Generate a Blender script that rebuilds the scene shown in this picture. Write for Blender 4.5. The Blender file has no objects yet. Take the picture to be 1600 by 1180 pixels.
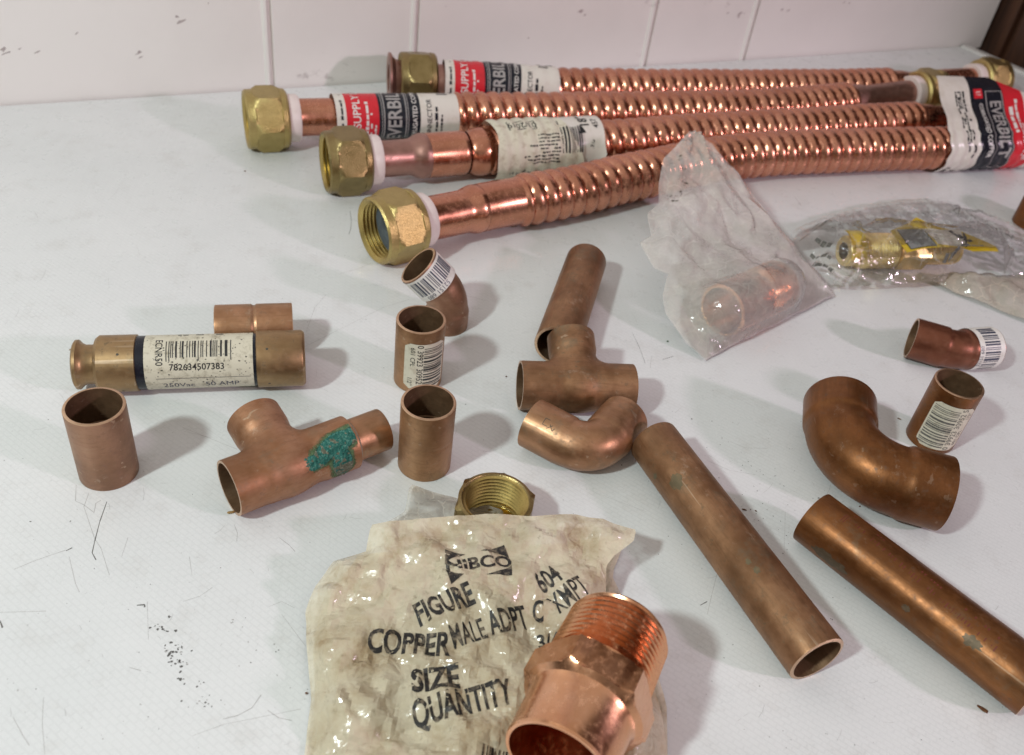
import bpy, bmesh, math, random
import numpy as np
from mathutils import Vector, Matrix, noise as mnoise

# ------------------------------------------------------------------ camera, light, exposure
SC = bpy.context.scene
COL = SC.collection
FPX, PITCH, ROLL, CAMH = 1414.0, 0.6796, 0.1477, 0.212
_F = np.array([0, math.cos(PITCH), -math.sin(PITCH)]); _R = np.array([1.0, 0, 0]); _U = np.cross(_R, _F)
_R2 = _R*math.cos(ROLL)+_U*math.sin(ROLL); _U2 = -_R*math.sin(ROLL)+_U*math.cos(ROLL)
CAMP = np.array([0, 0, CAMH])
cd = bpy.data.cameras.new('camera'); cam = bpy.data.objects.new('camera', cd); COL.objects.link(cam)
cam.matrix_world = Matrix(((_R2[0], _U2[0], -_F[0], 0), (_R2[1], _U2[1], -_F[1], 0), (_R2[2], _U2[2], -_F[2], CAMH), (0, 0, 0, 1)))
cd.sensor_fit = 'HORIZONTAL'; cd.sensor_width = 36; cd.lens = FPX/1600*36
cd.clip_start = 0.005; cd.clip_end = 20
cd.dof.use_dof = True; cd.dof.focus_distance = 0.285; cd.dof.aperture_fstop = 20
SC.camera = cam

w = bpy.data.worlds.new('World'); SC.world = w; w.use_nodes = True
nt = w.node_tree; nt.nodes.clear()
wo = nt.nodes.new('ShaderNodeOutputWorld'); bg = nt.nodes.new('ShaderNodeBackground')
tc = nt.nodes.new('ShaderNodeTexCoord'); nz = nt.nodes.new('ShaderNodeTexNoise'); rp = nt.nodes.new('ShaderNodeValToRGB')
nz.inputs['Scale'].default_value = 1.7; nz.inputs['Detail'].default_value = 1.0
sx = nt.nodes.new('ShaderNodeSeparateXYZ'); ma = nt.nodes.new('ShaderNodeMath'); ma.operation = 'MULTIPLY_ADD'   # pale ceiling over a dim room
nt.links.new(tc.outputs['Generated'], nz.inputs['Vector']); nt.links.new(tc.outputs['Generated'], sx.inputs[0])
nt.links.new(nz.outputs['Fac'], ma.inputs[0]); ma.inputs[1].default_value = 0.9; nt.links.new(sx.outputs['Z'], ma.inputs[2])
rp.color_ramp.elements[0].color = (0.105, 0.092, 0.085, 1)
rp.color_ramp.elements[1].color = (0.81, 0.75, 0.685, 1)
mr = nt.nodes.new('ShaderNodeMapRange'); mr.inputs['From Min'].default_value = 0.0; mr.inputs['From Max'].default_value = 1.5
rp.color_ramp.elements[0].position = 0.40; rp.color_ramp.elements[1].position = 0.86
nt.links.new(ma.outputs[0], mr.inputs['Value']); nt.links.new(mr.outputs[0], rp.inputs['Fac'])
nt.links.new(rp.outputs['Color'], bg.inputs['Color']); bg.inputs['Strength'].default_value = 0.72
nt.links.new(bg.outputs[0], wo.inputs[0])

def area(name, loc, target, size, power, color):
    ld = bpy.data.lights.new(name, 'AREA'); ld.shape = 'DISK'; ld.size = size; ld.energy = power; ld.color = color
    o = bpy.data.objects.new(name, ld); COL.objects.link(o); o.location = loc
    d = Vector(target)-Vector(loc); o.rotation_euler = d.to_track_quat('-Z', 'Y').to_euler(); return o
area('warm_lamp', (1.05, -0.13, 0.52), (0.05, 0.40, 0), 0.075, 4.9, (1.0, 0.76, 0.92))
area('cool_lamp', (-0.43, -0.24, 0.60), (0.06, 0.16, 0), 0.06, 4.25, (0.88, 1.0, 0.97))
SC.view_settings.view_transform = 'Standard'; SC.view_settings.look = 'None'
SC.view_settings.exposure = 0.0; SC.view_settings.gamma = 1.0; SC.view_settings.use_curve_mapping = False
SC.cycles.max_bounces = 10; SC.cycles.transparent_max_bounces = 16

def at(x, y, z=0.0):
    """the point of the table scene seen at pixel (x, y) at height z"""
    d = _F*FPX+_R2*(x-800)-_U2*(y-590)
    return CAMP+d*((z-CAMH)/d[2])

# ------------------------------------------------------------------ materials
MATS = {}
def newmat(name):
    m = bpy.data.materials.new(name); m.use_nodes = True
    n = m.node_tree.nodes; b = n.get('Principled BSDF'); MATS[name] = m
    return m, m.node_tree, b
def N(nt, t, **kw):
    n = nt.nodes.new(t)
    for k, v in kw.items():
        if k in n.inputs: n.inputs[k].default_value = v
        else: setattr(n, k, v)
    return n
def noise_of(nt, scale, detail=5, rough=0.6, stretch=None, seed=0.0):
    tc = N(nt, 'ShaderNodeTexCoord'); mp = N(nt, 'ShaderNodeMapping')
    mp.inputs['Location'].default_value = (seed, seed*.7, seed*1.3)
    if stretch: mp.inputs['Scale'].default_value = stretch
    nt.links.new(tc.outputs['Object'], mp.inputs['Vector'])
    nz = N(nt, 'ShaderNodeTexNoise', Scale=scale, Detail=detail, Roughness=rough)
    nt.links.new(mp.outputs[0], nz.inputs['Vector']); return nz
def ramp(nt, src, stops):
    r = N(nt, 'ShaderNodeValToRGB'); e = r.color_ramp.elements
    while len(e) < len(stops): e.new(0.5)
    for el, (p, c) in zip(e, stops):
        el.position = p; el.color = (c, c, c, 1) if isinstance(c, (int, float)) else (*c, 1)
    nt.links.new(src, r.inputs[0]); return r
def mixc(nt, fac, a, b, mode='MIX'):
    m = N(nt, 'ShaderNodeMix', data_type='RGBA', blend_type=mode)
    for s, v in ((m.inputs[0], fac), (m.inputs[6], a), (m.inputs[7], b)):
        if hasattr(v, 'is_linked'): nt.links.new(v, s)
        elif isinstance(v, (int, float)): s.default_value = v if s.type == 'VALUE' else (v, v, v, 1)
        else: s.default_value = (*v, 1)
    return m.outputs[2]
def add_bump(nt, b, h, strength, dist):
    bp = N(nt, 'ShaderNodeBump', Strength=strength, Distance=dist)
    nt.links.new(h, bp.inputs['Height']); nt.links.new(bp.outputs[0], b.inputs['Normal']); return bp

def copper(name, c1, c2, spot, rough=(0.36, 0.56), metal=0.70, spots=0.75, seed=0, stretch=None, patina=0.0, pale=0.42, streak=0.7, blotch=0.62, bmp=0.16):
    m, nt, b = newmat(name)
    n1 = noise_of(nt, 75, 7, 0.66, stretch, seed); n2 = noise_of(nt, 420, 6, 0.72, None, seed+3); n3 = noise_of(nt, 38, 5, 0.65, None, seed+8)
    n4 = noise_of(nt, 150, 9, 0.78, None, seed+5); n6 = noise_of(nt, 900, 4, 0.7, (0.10, 1, 1), seed+6)
    base = mixc(nt, ramp(nt, n1.outputs[0], [(0.36, 0.0), (0.64, 1.0)]).outputs[0], c1, c2)
    base = mixc(nt, ramp(nt, n3.outputs[0], [(0.46, 0.0), (0.66, blotch)]).outputs[0], base, tuple(x*.60 for x in c1))
    base = mixc(nt, ramp(nt, n6.outputs[0], [(0.50, 0.0), (0.68, streak*.5)]).outputs[0], base, tuple(x*.62 for x in c1))
    base = mixc(nt, ramp(nt, n2.outputs[0], [(0.57, 0.0), (0.70, spots)]).outputs[0], base, spot)
    base = mixc(nt, ramp(nt, n4.outputs[0], [(0.585, 0.0), (0.68, pale)]).outputs[0], base, (0.52, 0.42, 0.32))
    n7 = noise_of(nt, 75, 8, 0.75, (0.35, 1, 1), seed+14)
    base = mixc(nt, ramp(nt, n7.outputs[0], [(0.555, 0.0), (0.70, pale*.55)]).outputs[0], base, (0.50, 0.37, 0.24))
    n8 = noise_of(nt, 210, 3, 0.5, (0.06, 1.6, 1.6), seed+17)
    base = mixc(nt, ramp(nt, n8.outputs[0], [(0.66, 0.0), (0.69, pale)]).outputs[0], base, (0.60, 0.46, 0.33))
    if patina:
        n5 = noise_of(nt, 95, 7, 0.72, None, seed+11)
        base = mixc(nt, ramp(nt, n5.outputs[0], [(0.56, 0.0), (0.68, patina)]).outputs[0], base, (0.15, 0.15, 0.11))
    nt.links.new(base, b.inputs['Base Color'])
    rr = mixc(nt, 0.5, n1.outputs[0], n2.outputs[0])
    r = ramp(nt, rr, [(0.38, rough[0]), (0.62, rough[1])]); nt.links.new(r.outputs[0], b.inputs['Roughness'])
    mt = ramp(nt, n2.outputs[0], [(0.52, metal), (0.70, metal*.55)]); nt.links.new(mt.outputs[0], b.inputs['Metallic'])
    sc = mixc(nt, 0.5, n6.outputs[0], n2.outputs[0])
    add_bump(nt, b, sc, bmp, 0.0004)
    return m
copper('copper_dull', (0.33, 0.175, 0.085), (0.45, 0.255, 0.135), (0.18, 0.10, 0.05), seed=1)
copper('copper_tee', (0.33, 0.150, 0.068), (0.42, 0.225, 0.135), (0.22, 0.12, 0.07), seed=31, patina=0.3)
copper('copper_tube', (0.22, 0.108, 0.050), (0.37, 0.20, 0.105), (0.13, 0.085, 0.045), seed=4, patina=0.4)
copper('copper_brown', (0.17, 0.063, 0.018), (0.26, 0.102, 0.032), (0.11, 0.055, 0.028), pale=0.16, rough=(0.31, 0.48), seed=7, patina=0.25)
copper('copper_red_brown', (0.19, 0.066, 0.036), (0.255, 0.095, 0.053), (0.12, 0.05, 0.03), rough=(0.30, 0.42), seed=9, spots=0.35, pale=0.1, streak=0.2)
copper('copper_pink_dull', (0.31, 0.165, 0.098), (0.40, 0.225, 0.145), (0.22, 0.12, 0.08), rough=(0.36, 0.52), seed=12)
copper('copper_warm', (0.37, 0.195, 0.098), (0.48, 0.26, 0.15), (0.22, 0.13, 0.07), rough=(0.33, 0.48), seed=15, metal=0.8, patina=0.35)
copper('copper_edge', (0.60, 0.39, 0.25), (0.68, 0.46, 0.31), (0.42, 0.25, 0.15), rough=(0.3, 0.42), seed=44, metal=0.95, pale=0.1)
copper('copper_bright', (0.55, 0.235, 0.145), (0.68, 0.32, 0.215), (0.36, 0.155, 0.095), rough=(0.20, 0.33), seed=18, metal=1.0, spots=0.2, pale=0.03, streak=0.1, blotch=.3, bmp=.04)
copper('copper_mauve', (0.40, 0.215, 0.175), (0.49, 0.28, 0.23), (0.30, 0.16, 0.13), rough=(0.32, 0.46), seed=20, metal=0.9, pale=0.12, streak=.2)
copper('copper_new', (0.70, 0.33, 0.165), (0.78, 0.43, 0.27), (0.30, 0.17, 0.09), rough=(0.16, 0.30), seed=22, metal=1.0, spots=0.05, pale=0.0, streak=.15, blotch=.22, bmp=.05)
copper('copper_orange', (0.86, 0.40, 0.19), (0.90, 0.50, 0.30), (0.55, 0.25, 0.12), rough=(0.16, 0.28), seed=27, metal=1.0, spots=0.1, pale=0.0, streak=.15, blotch=.2, bmp=.05)
copper('copper_red_bore', (0.55, 0.16, 0.06), (0.62, 0.20, 0.08), (0.35, 0.08, 0.03), rough=(0.3, 0.4), seed=23, metal=1.0, spots=0.3, pale=0.0)
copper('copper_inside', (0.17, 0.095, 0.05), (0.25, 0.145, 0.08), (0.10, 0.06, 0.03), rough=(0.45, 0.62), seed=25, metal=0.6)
copper('fuse_bronze', (0.30, 0.19, 0.095), (0.42, 0.28, 0.145), (0.17, 0.12, 0.065), rough=(0.34, 0.5), seed=28, metal=0.85, spots=0.9, patina=.35, streak=.2, pale=.6)
def brass(name, c1, c2, rough, seed, speck):
    rough += .06
    m, nt, b = newmat(name)
    n1 = noise_of(nt, 120, 5, 0.6, None, seed); n2 = noise_of(nt, 1900, 3, 0.6, None, seed)
    base = mixc(nt, ramp(nt, n1.outputs[0], [(0.35, 0.0), (0.68, 1.0)]).outputs[0], c1, c2)
    base = mixc(nt, ramp(nt, n2.outputs[0], [(0.52, 0.0), (0.68, 0.35)]).outputs[0], base, tuple(x*.55 for x in c1))
    nt.links.new(base, b.inputs['Base Color']); b.inputs['Metallic'].default_value = 1.0
    nt.links.new(ramp(nt, n1.outputs[0], [(0.3, rough), (0.7, rough+.13)]).outputs[0], b.inputs['Roughness'])
    add_bump(nt, b, n2.outputs[0], speck, 0.0003)
brass('brass_cast', (0.44, 0.33, 0.125), (0.56, 0.44, 0.19), 0.24, 2, 0.6)
brass('brass_dark', (0.27, 0.20, 0.085), (0.37, 0.28, 0.13), 0.22, 5, 0.4)
brass('brass_bore', (0.46, 0.34, 0.115), (0.56, 0.43, 0.16), 0.22, 6, 0.1)
brass('brass_shiny', (0.86, 0.66, 0.26), (0.92, 0.74, 0.36), 0.2, 8, 0.05)

def plain(name, col, rough=0.5, spec=0.5, noisy=None, scale=200, seed=0, bump=0, metal=0):
    m, nt, b = newmat(name)
    b.inputs['Roughness'].default_value = rough; b.inputs['Specular IOR Level'].default_value = spec; b.inputs['Metallic'].default_value = metal
    b.inputs['Base Color'].default_value = (*col, 1)
    n = noise_of(nt, scale, 6, 0.7, None, seed)
    if noisy:
        nt.links.new(mixc(nt, ramp(nt, n.outputs[0], [(0.50, 0.0), (0.72, 1.0)]).outputs[0], col, noisy), b.inputs['Base Color'])
    if bump: add_bump(nt, b, n.outputs[0], bump, 0.0003)
plain('white_plastic', (0.80, 0.70, 0.67), 0.42, 0.4, (0.74, 0.63, 0.60))
plain('rubber_grey', (0.10, 0.115, 0.125), 0.7, 0.3, (0.17, 0.19, 0.19), 400)
plain('paper_white', (0.70, 0.66, 0.60), 0.24, 0.4, (0.60, 0.55, 0.47), 130, 3, 0.05)
plain('paper_cream', (0.66, 0.62, 0.50), 0.45, 0.4, (0.42, 0.36, 0.26), 260, 5, 0.1)
plain('paper_fuse', (0.62, 0.58, 0.46), 0.4, 0.4, (0.30, 0.26, 0.18), 330, 8, 0.1)
plain('paper_barcode', (0.76, 0.74, 0.70), 0.45, 0.4, (0.60, 0.54, 0.48), 300, 5)
plain('ink_black', (0.02, 0.02, 0.022), 0.45, 0.4, (0.05, 0.05, 0.05), 500)
plain('ink_grey', (0.12, 0.115, 0.105), 0.5, 0.3, (0.32, 0.30, 0.26), 700)
plain('ink_navy', (0.035, 0.04, 0.075), 0.4, 0.4, (0.09, 0.10, 0.14), 900)
plain('ink_silver', (0.36, 0.34, 0.33), 0.4, 0.4)
plain('ink_red', (0.62, 0.022, 0.035), 0.24, 0.4, (0.52, 0.02, 0.03), 200)
plain('ink_white', (0.74, 0.70, 0.67), 0.42, 0.4)
plain('ink_darkred', (0.15, 0.035, 0.022), 0.55, 0.3)
plain('band_black', (0.010, 0.011, 0.018), 0.26, 0.35, (0.03, 0.035, 0.045), 300)
plain('yellow_card', (0.62, 0.44, 0.02), 0.35, 0.5, (0.52, 0.35, 0.015), 150)
plain('card_grey', (0.23, 0.235, 0.23), 0.4, 0.4)
def crusty(name, c1, c2, edge, top=1.0):
    """corrosion bloom: the mesh's 'amount' says how thick it sits; where it is thin the copper shows"""
    m, nt, b = newmat(name); out = nt.nodes.get('Material Output'); n = noise_of(nt, 1300, 5, 0.7, None, 3); n2 = noise_of(nt, 350, 4, 0.6, None, 5)
    c = mixc(nt, ramp(nt, n.outputs[0], [(0.50, 0.0), (0.72, 1.0)]).outputs[0], c1, c2); c = mixc(nt, ramp(nt, n2.outputs[0], [(0.45, 0.0), (0.64, .7)]).outputs[0], c, tuple(x*.5 for x in c1))
    nt.links.new(c, b.inputs['Base Color']); b.inputs['Roughness'].default_value = .95; b.inputs['Specular IOR Level'].default_value = .1; add_bump(nt, b, n.outputs[0], .8, .0003)
    at_ = N(nt, 'ShaderNodeAttribute', attribute_name='amount'); mx = N(nt, 'ShaderNodeMixShader'); tr = N(nt, 'ShaderNodeBsdfTransparent')
    ad = N(nt, 'ShaderNodeMath', operation='MULTIPLY_ADD'); ad.inputs[1].default_value = .5; nt.links.new(n.outputs[0], ad.inputs[0]); nt.links.new(at_.outputs['Fac'], ad.inputs[2])
    nt.links.new(ramp(nt, ad.outputs[0], [(0.26, 0.0), (edge, top)]).outputs[0], mx.inputs[0]); nt.links.new(tr.outputs[0], mx.inputs[1]); nt.links.new(b.outputs[0], mx.inputs[2]); nt.links.new(mx.outputs[0], out.inputs['Surface'])
crusty('verdigris', (0.035, 0.160, 0.130), (0.22, 0.42, 0.35), .85, .95)
crusty('verdigris_halo', (0.10, 0.17, 0.085), (0.20, 0.24, 0.15), .80, .9)
plain('ink_print', (0.022, 0.02, 0.02), 0.5, 0.3, (0.30, 0.24, 0.17), 420, 6)
plain('verdigris_crust', (0.12, 0.13, 0.09), 0.9, 0.2, (0.34, 0.36, 0.28), 1300, 2, 0.6)
plain('solder_grey', (0.30, 0.25, 0.19), 0.6, 0.3, (0.15, 0.10, 0.06), 500, 2, 0.5)
plain('tarnish_dark', (0.07, 0.065, 0.05), 0.55, 0.3, (0.15, 0.12, 0.08), 900, 4)
plain('scratch_dark', (0.13, 0.125, 0.12), 0.6, 0.3)
plain('scratch_faint', (0.43, 0.42, 0.41), 0.6, 0.3)
plain('crumb_brown', (0.12, 0.05, 0.025), 0.8, 0.2, (0.24, 0.12, 0.05), 900)
plain('crumb_tan', (0.36, 0.22, 0.09), 0.8, 0.2)
plain('crumb_green', (0.05, 0.10, 0.05), 0.8, 0.2)
plain('edge_strip_white', (0.66, 0.64, 0.62), 0.3, 0.5)

def film(name, col, opacity, gloss=0.1, dirt=None, dirt_amt=0.0, seed=0, dscale=60, thin=0.4, spec=0.8, crease=0.35, cell=120):
    """thin plastic film: lets light through, scatters a part of it, creased into small facets that glint"""
    m, nt, b = newmat(name); nt.nodes.remove(b); out = nt.nodes.get('Material Output')
    n1 = noise_of(nt, dscale, 7, 0.68, None, seed); n2 = noise_of(nt, dscale*4, 5, 0.7, None, seed+4); n3 = noise_of(nt, 45, 4, 0.6, None, seed+6)
    tc = N(nt, 'ShaderNodeTexCoord'); wv = noise_of(nt, 90, 3, 0.6, None, seed+1)
    wp = N(nt, 'ShaderNodeVectorMath', operation='MULTIPLY_ADD'); wp.inputs[1].default_value = (.010, .010, .010)
    nt.links.new(wv.outputs['Color'], wp.inputs[0]); nt.links.new(tc.outputs['Object'], wp.inputs[2])
    def vor(scale, feat):
        v = N(nt, 'ShaderNodeTexVoronoi', feature=feat); v.inputs['Scale'].default_value = scale; nt.links.new(wp.outputs[0], v.inputs['Vector']); return v
    ed1, ed2 = vor(cell, 'DISTANCE_TO_EDGE'), vor(cell*2.3, 'DISTANCE_TO_EDGE'); f1, f2 = vor(cell, 'F1'), vor(cell*2.3, 'F1')
    ln = mixc(nt, 1.0, ramp(nt, ed1.outputs['Distance'], [(0.0, 1.0), (0.045, 0.0)]).outputs[0], ramp(nt, n3.outputs[0], [(0.44, 0.0), (0.58, 1.0)]).outputs[0], 'MULTIPLY')
    ln2 = mixc(nt, 1.0, ramp(nt, ed2.outputs['Distance'], [(0.0, .7), (0.05, 0.0)]).outputs[0], ramp(nt, n1.outputs[0], [(0.46, 0.0), (0.60, 1.0)]).outputs[0], 'MULTIPLY')
    line = mixc(nt, 1.0, ln, ln2, 'ADD')
    c = mixc(nt, 0.0, col, col)
    if dirt:
        f = ramp(nt, n1.outputs[0], [(0.43, 0.0), (0.68, dirt_amt)]); c = mixc(nt, f.outputs[0], col, dirt)
        ft = ramp(nt, n2.outputs[0], [(0.60, 0.0), (0.74, dirt_amt*.7)]); c = mixc(nt, ft.outputs[0], c, tuple(x*.55 for x in dirt))
        fl = mixc(nt, 1.0, line, (dirt_amt*.16,)*3, 'MULTIPLY'); c = mixc(nt, fl, c, tuple(x*.8 for x in dirt))
    df = N(nt, 'ShaderNodeBsdfDiffuse'); tl = N(nt, 'ShaderNodeBsdfTranslucent'); tr = N(nt, 'ShaderNodeBsdfTransparent')
    nt.links.new(c, df.inputs['Color']); nt.links.new(c, tl.inputs['Color'])
    m1 = N(nt, 'ShaderNodeMixShader'); m1.inputs[0].default_value = thin
    nt.links.new(df.outputs[0], m1.inputs[1]); nt.links.new(tl.outputs[0], m1.inputs[2])
    op = ramp(nt, n1.outputs[0], [(0.35, max(0.02, opacity*.75)), (0.65, min(1, opacity*1.2))])
    opl = mixc(nt, 1.0, op.outputs[0], mixc(nt, 1.0, line, (crease,)*3, 'MULTIPLY'), 'ADD')
    m2 = N(nt, 'ShaderNodeMixShader'); cl = N(nt, 'ShaderNodeClamp'); nt.links.new(opl, cl.inputs['Value']); nt.links.new(cl.outputs[0], m2.inputs[0])
    nt.links.new(tr.outputs[0], m2.inputs[1]); nt.links.new(m1.outputs[0], m2.inputs[2])
    gl = N(nt, 'ShaderNodeBsdfGlossy', Roughness=gloss); fr = N(nt, 'ShaderNodeFresnel', IOR=1.5)
    mu = N(nt, 'ShaderNodeMath', operation='MULTIPLY'); mu.inputs[1].default_value = spec; nt.links.new(fr.outputs[0], mu.inputs[0])
    m3 = N(nt, 'ShaderNodeMixShader'); nt.links.new(mu.outputs[0], m3.inputs[0])
    nt.links.new(m2.outputs[0], m3.inputs[1]); nt.links.new(gl.outputs[0], m3.inputs[2])
    h = N(nt, 'ShaderNodeMath', operation='MULTIPLY_ADD'); h.inputs[1].default_value = .45; nt.links.new(ed2.outputs['Distance'], h.inputs[0]); nt.links.new(ed1.outputs['Distance'], h.inputs[2])
    bp = N(nt, 'ShaderNodeBump', Strength=0.38, Distance=0.0028); nt.links.new(h.outputs[0], bp.inputs['Height'])
    bd = N(nt, 'ShaderNodeBump', Strength=0.7, Distance=0.0026); nt.links.new(h.outputs[0], bd.inputs['Height'])
    nt.links.new(bp.outputs[0], gl.inputs['Normal']); nt.links.new(bd.outputs[0], df.inputs['Normal']); nt.links.new(m3.outputs[0], out.inputs['Surface'])
film('film_dirty', (0.90, 0.80, 0.60), 0.74, 0.19, (0.38, 0.27, 0.15), 0.9, 1, 68, 0.12, 1.0, 0.06, 90)
film('film_milky', (0.99, 0.955, 0.90), 0.33, 0.15, (0.84, 0.74, 0.60), 0.3, 2, 75, 0.2, 1.3, 0.10, 75)
film('film_flap', (0.93, 0.89, 0.80), 0.42, 0.12, (0.7, 0.6, 0.46), 0.5, 4, 60, 0.4, 0.9)
film('film_clear', (0.99, 0.97, 0.97), 0.06, 0.09, None, 0, 3, 90, 0.4, 0.9, 0.28, 95)
film('film_brown', (0.84, 0.74, 0.62), 0.55, 0.12, (0.36, 0.26, 0.18), 0.5, 6, 45, 0.35, 0.9)

# ------------------------------------------------------------------ mesh tools
class MB:
    """collects polygons (metres, world or local) and links them as ONE mesh object"""
    def __init__(s): s.v = []; s.f = []; s.m = []; s.n = 0
    def add(s, verts, faces, mi=0):
        verts = np.asarray(verts, float).reshape(-1, 3); s.v.append(verts); k = s.n
        for f in faces: s.f.append(tuple(int(i)+k for i in f))
        s.m += (list(mi) if isinstance(mi, (list, tuple, np.ndarray)) else [mi]*len(faces)); s.n += len(verts); return s
    def grid(s, P, closed_u=False, closed_v=False, mi=0, flip=False):
        P = np.asarray(P); nu, nv = P.shape[:2]; F = []
        for i in range(nu-(0 if closed_u else 1)):
            for j in range(nv-(0 if closed_v else 1)):
                a, b, c, d = i*nv+j, ((i+1) % nu)*nv+j, ((i+1) % nu)*nv+(j+1) % nv, i*nv+(j+1) % nv
                F.append((a, d, c, b) if flip else (a, b, c, d))
        return s.add(P.reshape(-1, 3), F, mi)
    def build(s, name, mats, parent=None, sharp=38, local=False, label=None):
        V = np.concatenate(s.v) if s.v else np.zeros((0, 3))
        if parent is not None and not local:
            M = np.array(world_of(parent).inverted()); V = V@M[:3, :3].T+M[:3, 3]
        me = bpy.data.meshes.new(name); me.from_pydata(V.tolist(), [], s.f); me.update()
        for mt in (mats if isinstance(mats, (list, tuple)) else [mats]): me.materials.append(MATS[mt])
        me.polygons.foreach_set('material_index', s.m); me.polygons.foreach_set('use_smooth', [True]*len(s.f))
        if sharp is not None: me.set_sharp_from_angle(angle=math.radians(sharp))
        o = bpy.data.objects.new(name, me); COL.objects.link(o)
        if parent is not None: o.parent = parent
        if label: o['label'] = label
        return o
WORLD = {}
def world_of(o): return WORLD[o.name]
def thing(name, label, cat, loc, xdir=(1, 0, 0), zdir=(0, 0, 1), group=None):
    """an Empty at the thing's base; local X along xdir, local Z near zdir"""
    x = Vector(xdir).normalized(); z = Vector(zdir); y = z.cross(x).normalized(); z = x.cross(y)
    M = Matrix(((x[0], y[0], z[0], loc[0]), (x[1], y[1], z[1], loc[1]), (x[2], y[2], z[2], loc[2]), (0, 0, 0, 1)))
    o = bpy.data.objects.new(name, None); COL.objects.link(o); o.matrix_world = M; o.empty_display_size = 0.005; WORLD[o.name] = M
    o['label'] = label; o['category'] = cat
    if group: o['group'] = group
    return o
def tag(o, label, cat, group=None):
    o['label'] = label; o['category'] = cat
    if group: o['group'] = group
    return o
def lying(name, label, cat, a, b, r, group=None):
    """thing whose axis runs from pixel a to pixel b at height r above the table; returns (thing, length)"""
    pa, pb = at(*a, r), at(*b, r); d = pb-pa; L = float(np.linalg.norm(d))
    return thing(name, label, cat, (pa[0], pa[1], 0.0), d, group=group), L

def lathe(prof, seg=64, hexf=None, axis_z=0.0, mi=0, closed=False, mb=None):
    """revolve (x, r) about local X at height axis_z; a profile point flagged in hexf follows a hexagon"""
    mb = mb or MB(); ph = np.linspace(0, 2*math.pi, seg, endpoint=False); P = np.zeros((len(prof), seg, 3))
    for i, p in enumerate(prof):
        x, r = p[0], np.full(seg, p[1])
        if len(p) > 2 and p[2]:
            q = (ph+p[3] if len(p) > 3 else ph) % (math.pi/3)-math.pi/6; r = np.minimum(p[2]/np.cos(q), p[1])
        P[i, :, 0] = x; P[i, :, 1] = r*np.cos(ph); P[i, :, 2] = r*np.sin(ph)+axis_z
    return mb.grid(P, closed, True, mi)
def pipe_prof(L, r, t=0.0008, extra=(), lip=0.0002):
    """closed wall profile of an open pipe with slightly eased rims; extra = outer (x, r) points"""
    return [(0, r-t), (0.0, r-t*.45), (lip, r)]+list(extra)+[(L-lip, r), (L, r-t*.45), (L, r-t), (L*.5, r-t)]
def sweep(pts, rad, seg=48, ref=(0, 0, 1), phase=None):
    """tube along pts; rad is (n,) or (n, seg)"""
    pts = np.asarray(pts, float); n = len(pts); T = np.gradient(pts, axis=0); T /= np.linalg.norm(T, axis=1)[:, None]
    ph = np.linspace(0, 2*math.pi, seg, endpoint=False); rad = np.asarray(rad)
    if rad.ndim == 1: rad = np.repeat(rad[:, None], seg, 1)
    A = np.cross(T, np.tile(np.asarray(ref, float), (n, 1))); A /= np.linalg.norm(A, axis=1)[:, None]; B = np.cross(A, T)
    return pts[:, None, :]+rad[:, :, None]*(A[:, None, :]*np.cos(ph)[None, :, None]+B[:, None, :]*np.sin(ph)[None, :, None])
def spline(pts, n):
    """Catmull-Rom through pts, resampled evenly"""
    p = np.asarray(pts, float); p = np.vstack([2*p[0]-p[1], p, 2*p[-1]-p[-2]]); o = []
    for i in range(1, len(p)-2):
        for t in np.linspace(0, 1, 40, endpoint=False):
            o.append(.5*(2*p[i]+(p[i+1]-p[i-1])*t+(2*p[i-1]-5*p[i]+4*p[i+1]-p[i+2])*t*t+(3*p[i]-p[i-1]-3*p[i+1]+p[i+2])*t**3))
    o.append(p[-2]); o = np.array(o); s = np.r_[0, np.cumsum(np.linalg.norm(np.diff(o, axis=0), axis=1))]
    q = np.linspace(0, s[-1], n); return np.stack([np.interp(q, s, o[:, k]) for k in range(3)], 1), q

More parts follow.
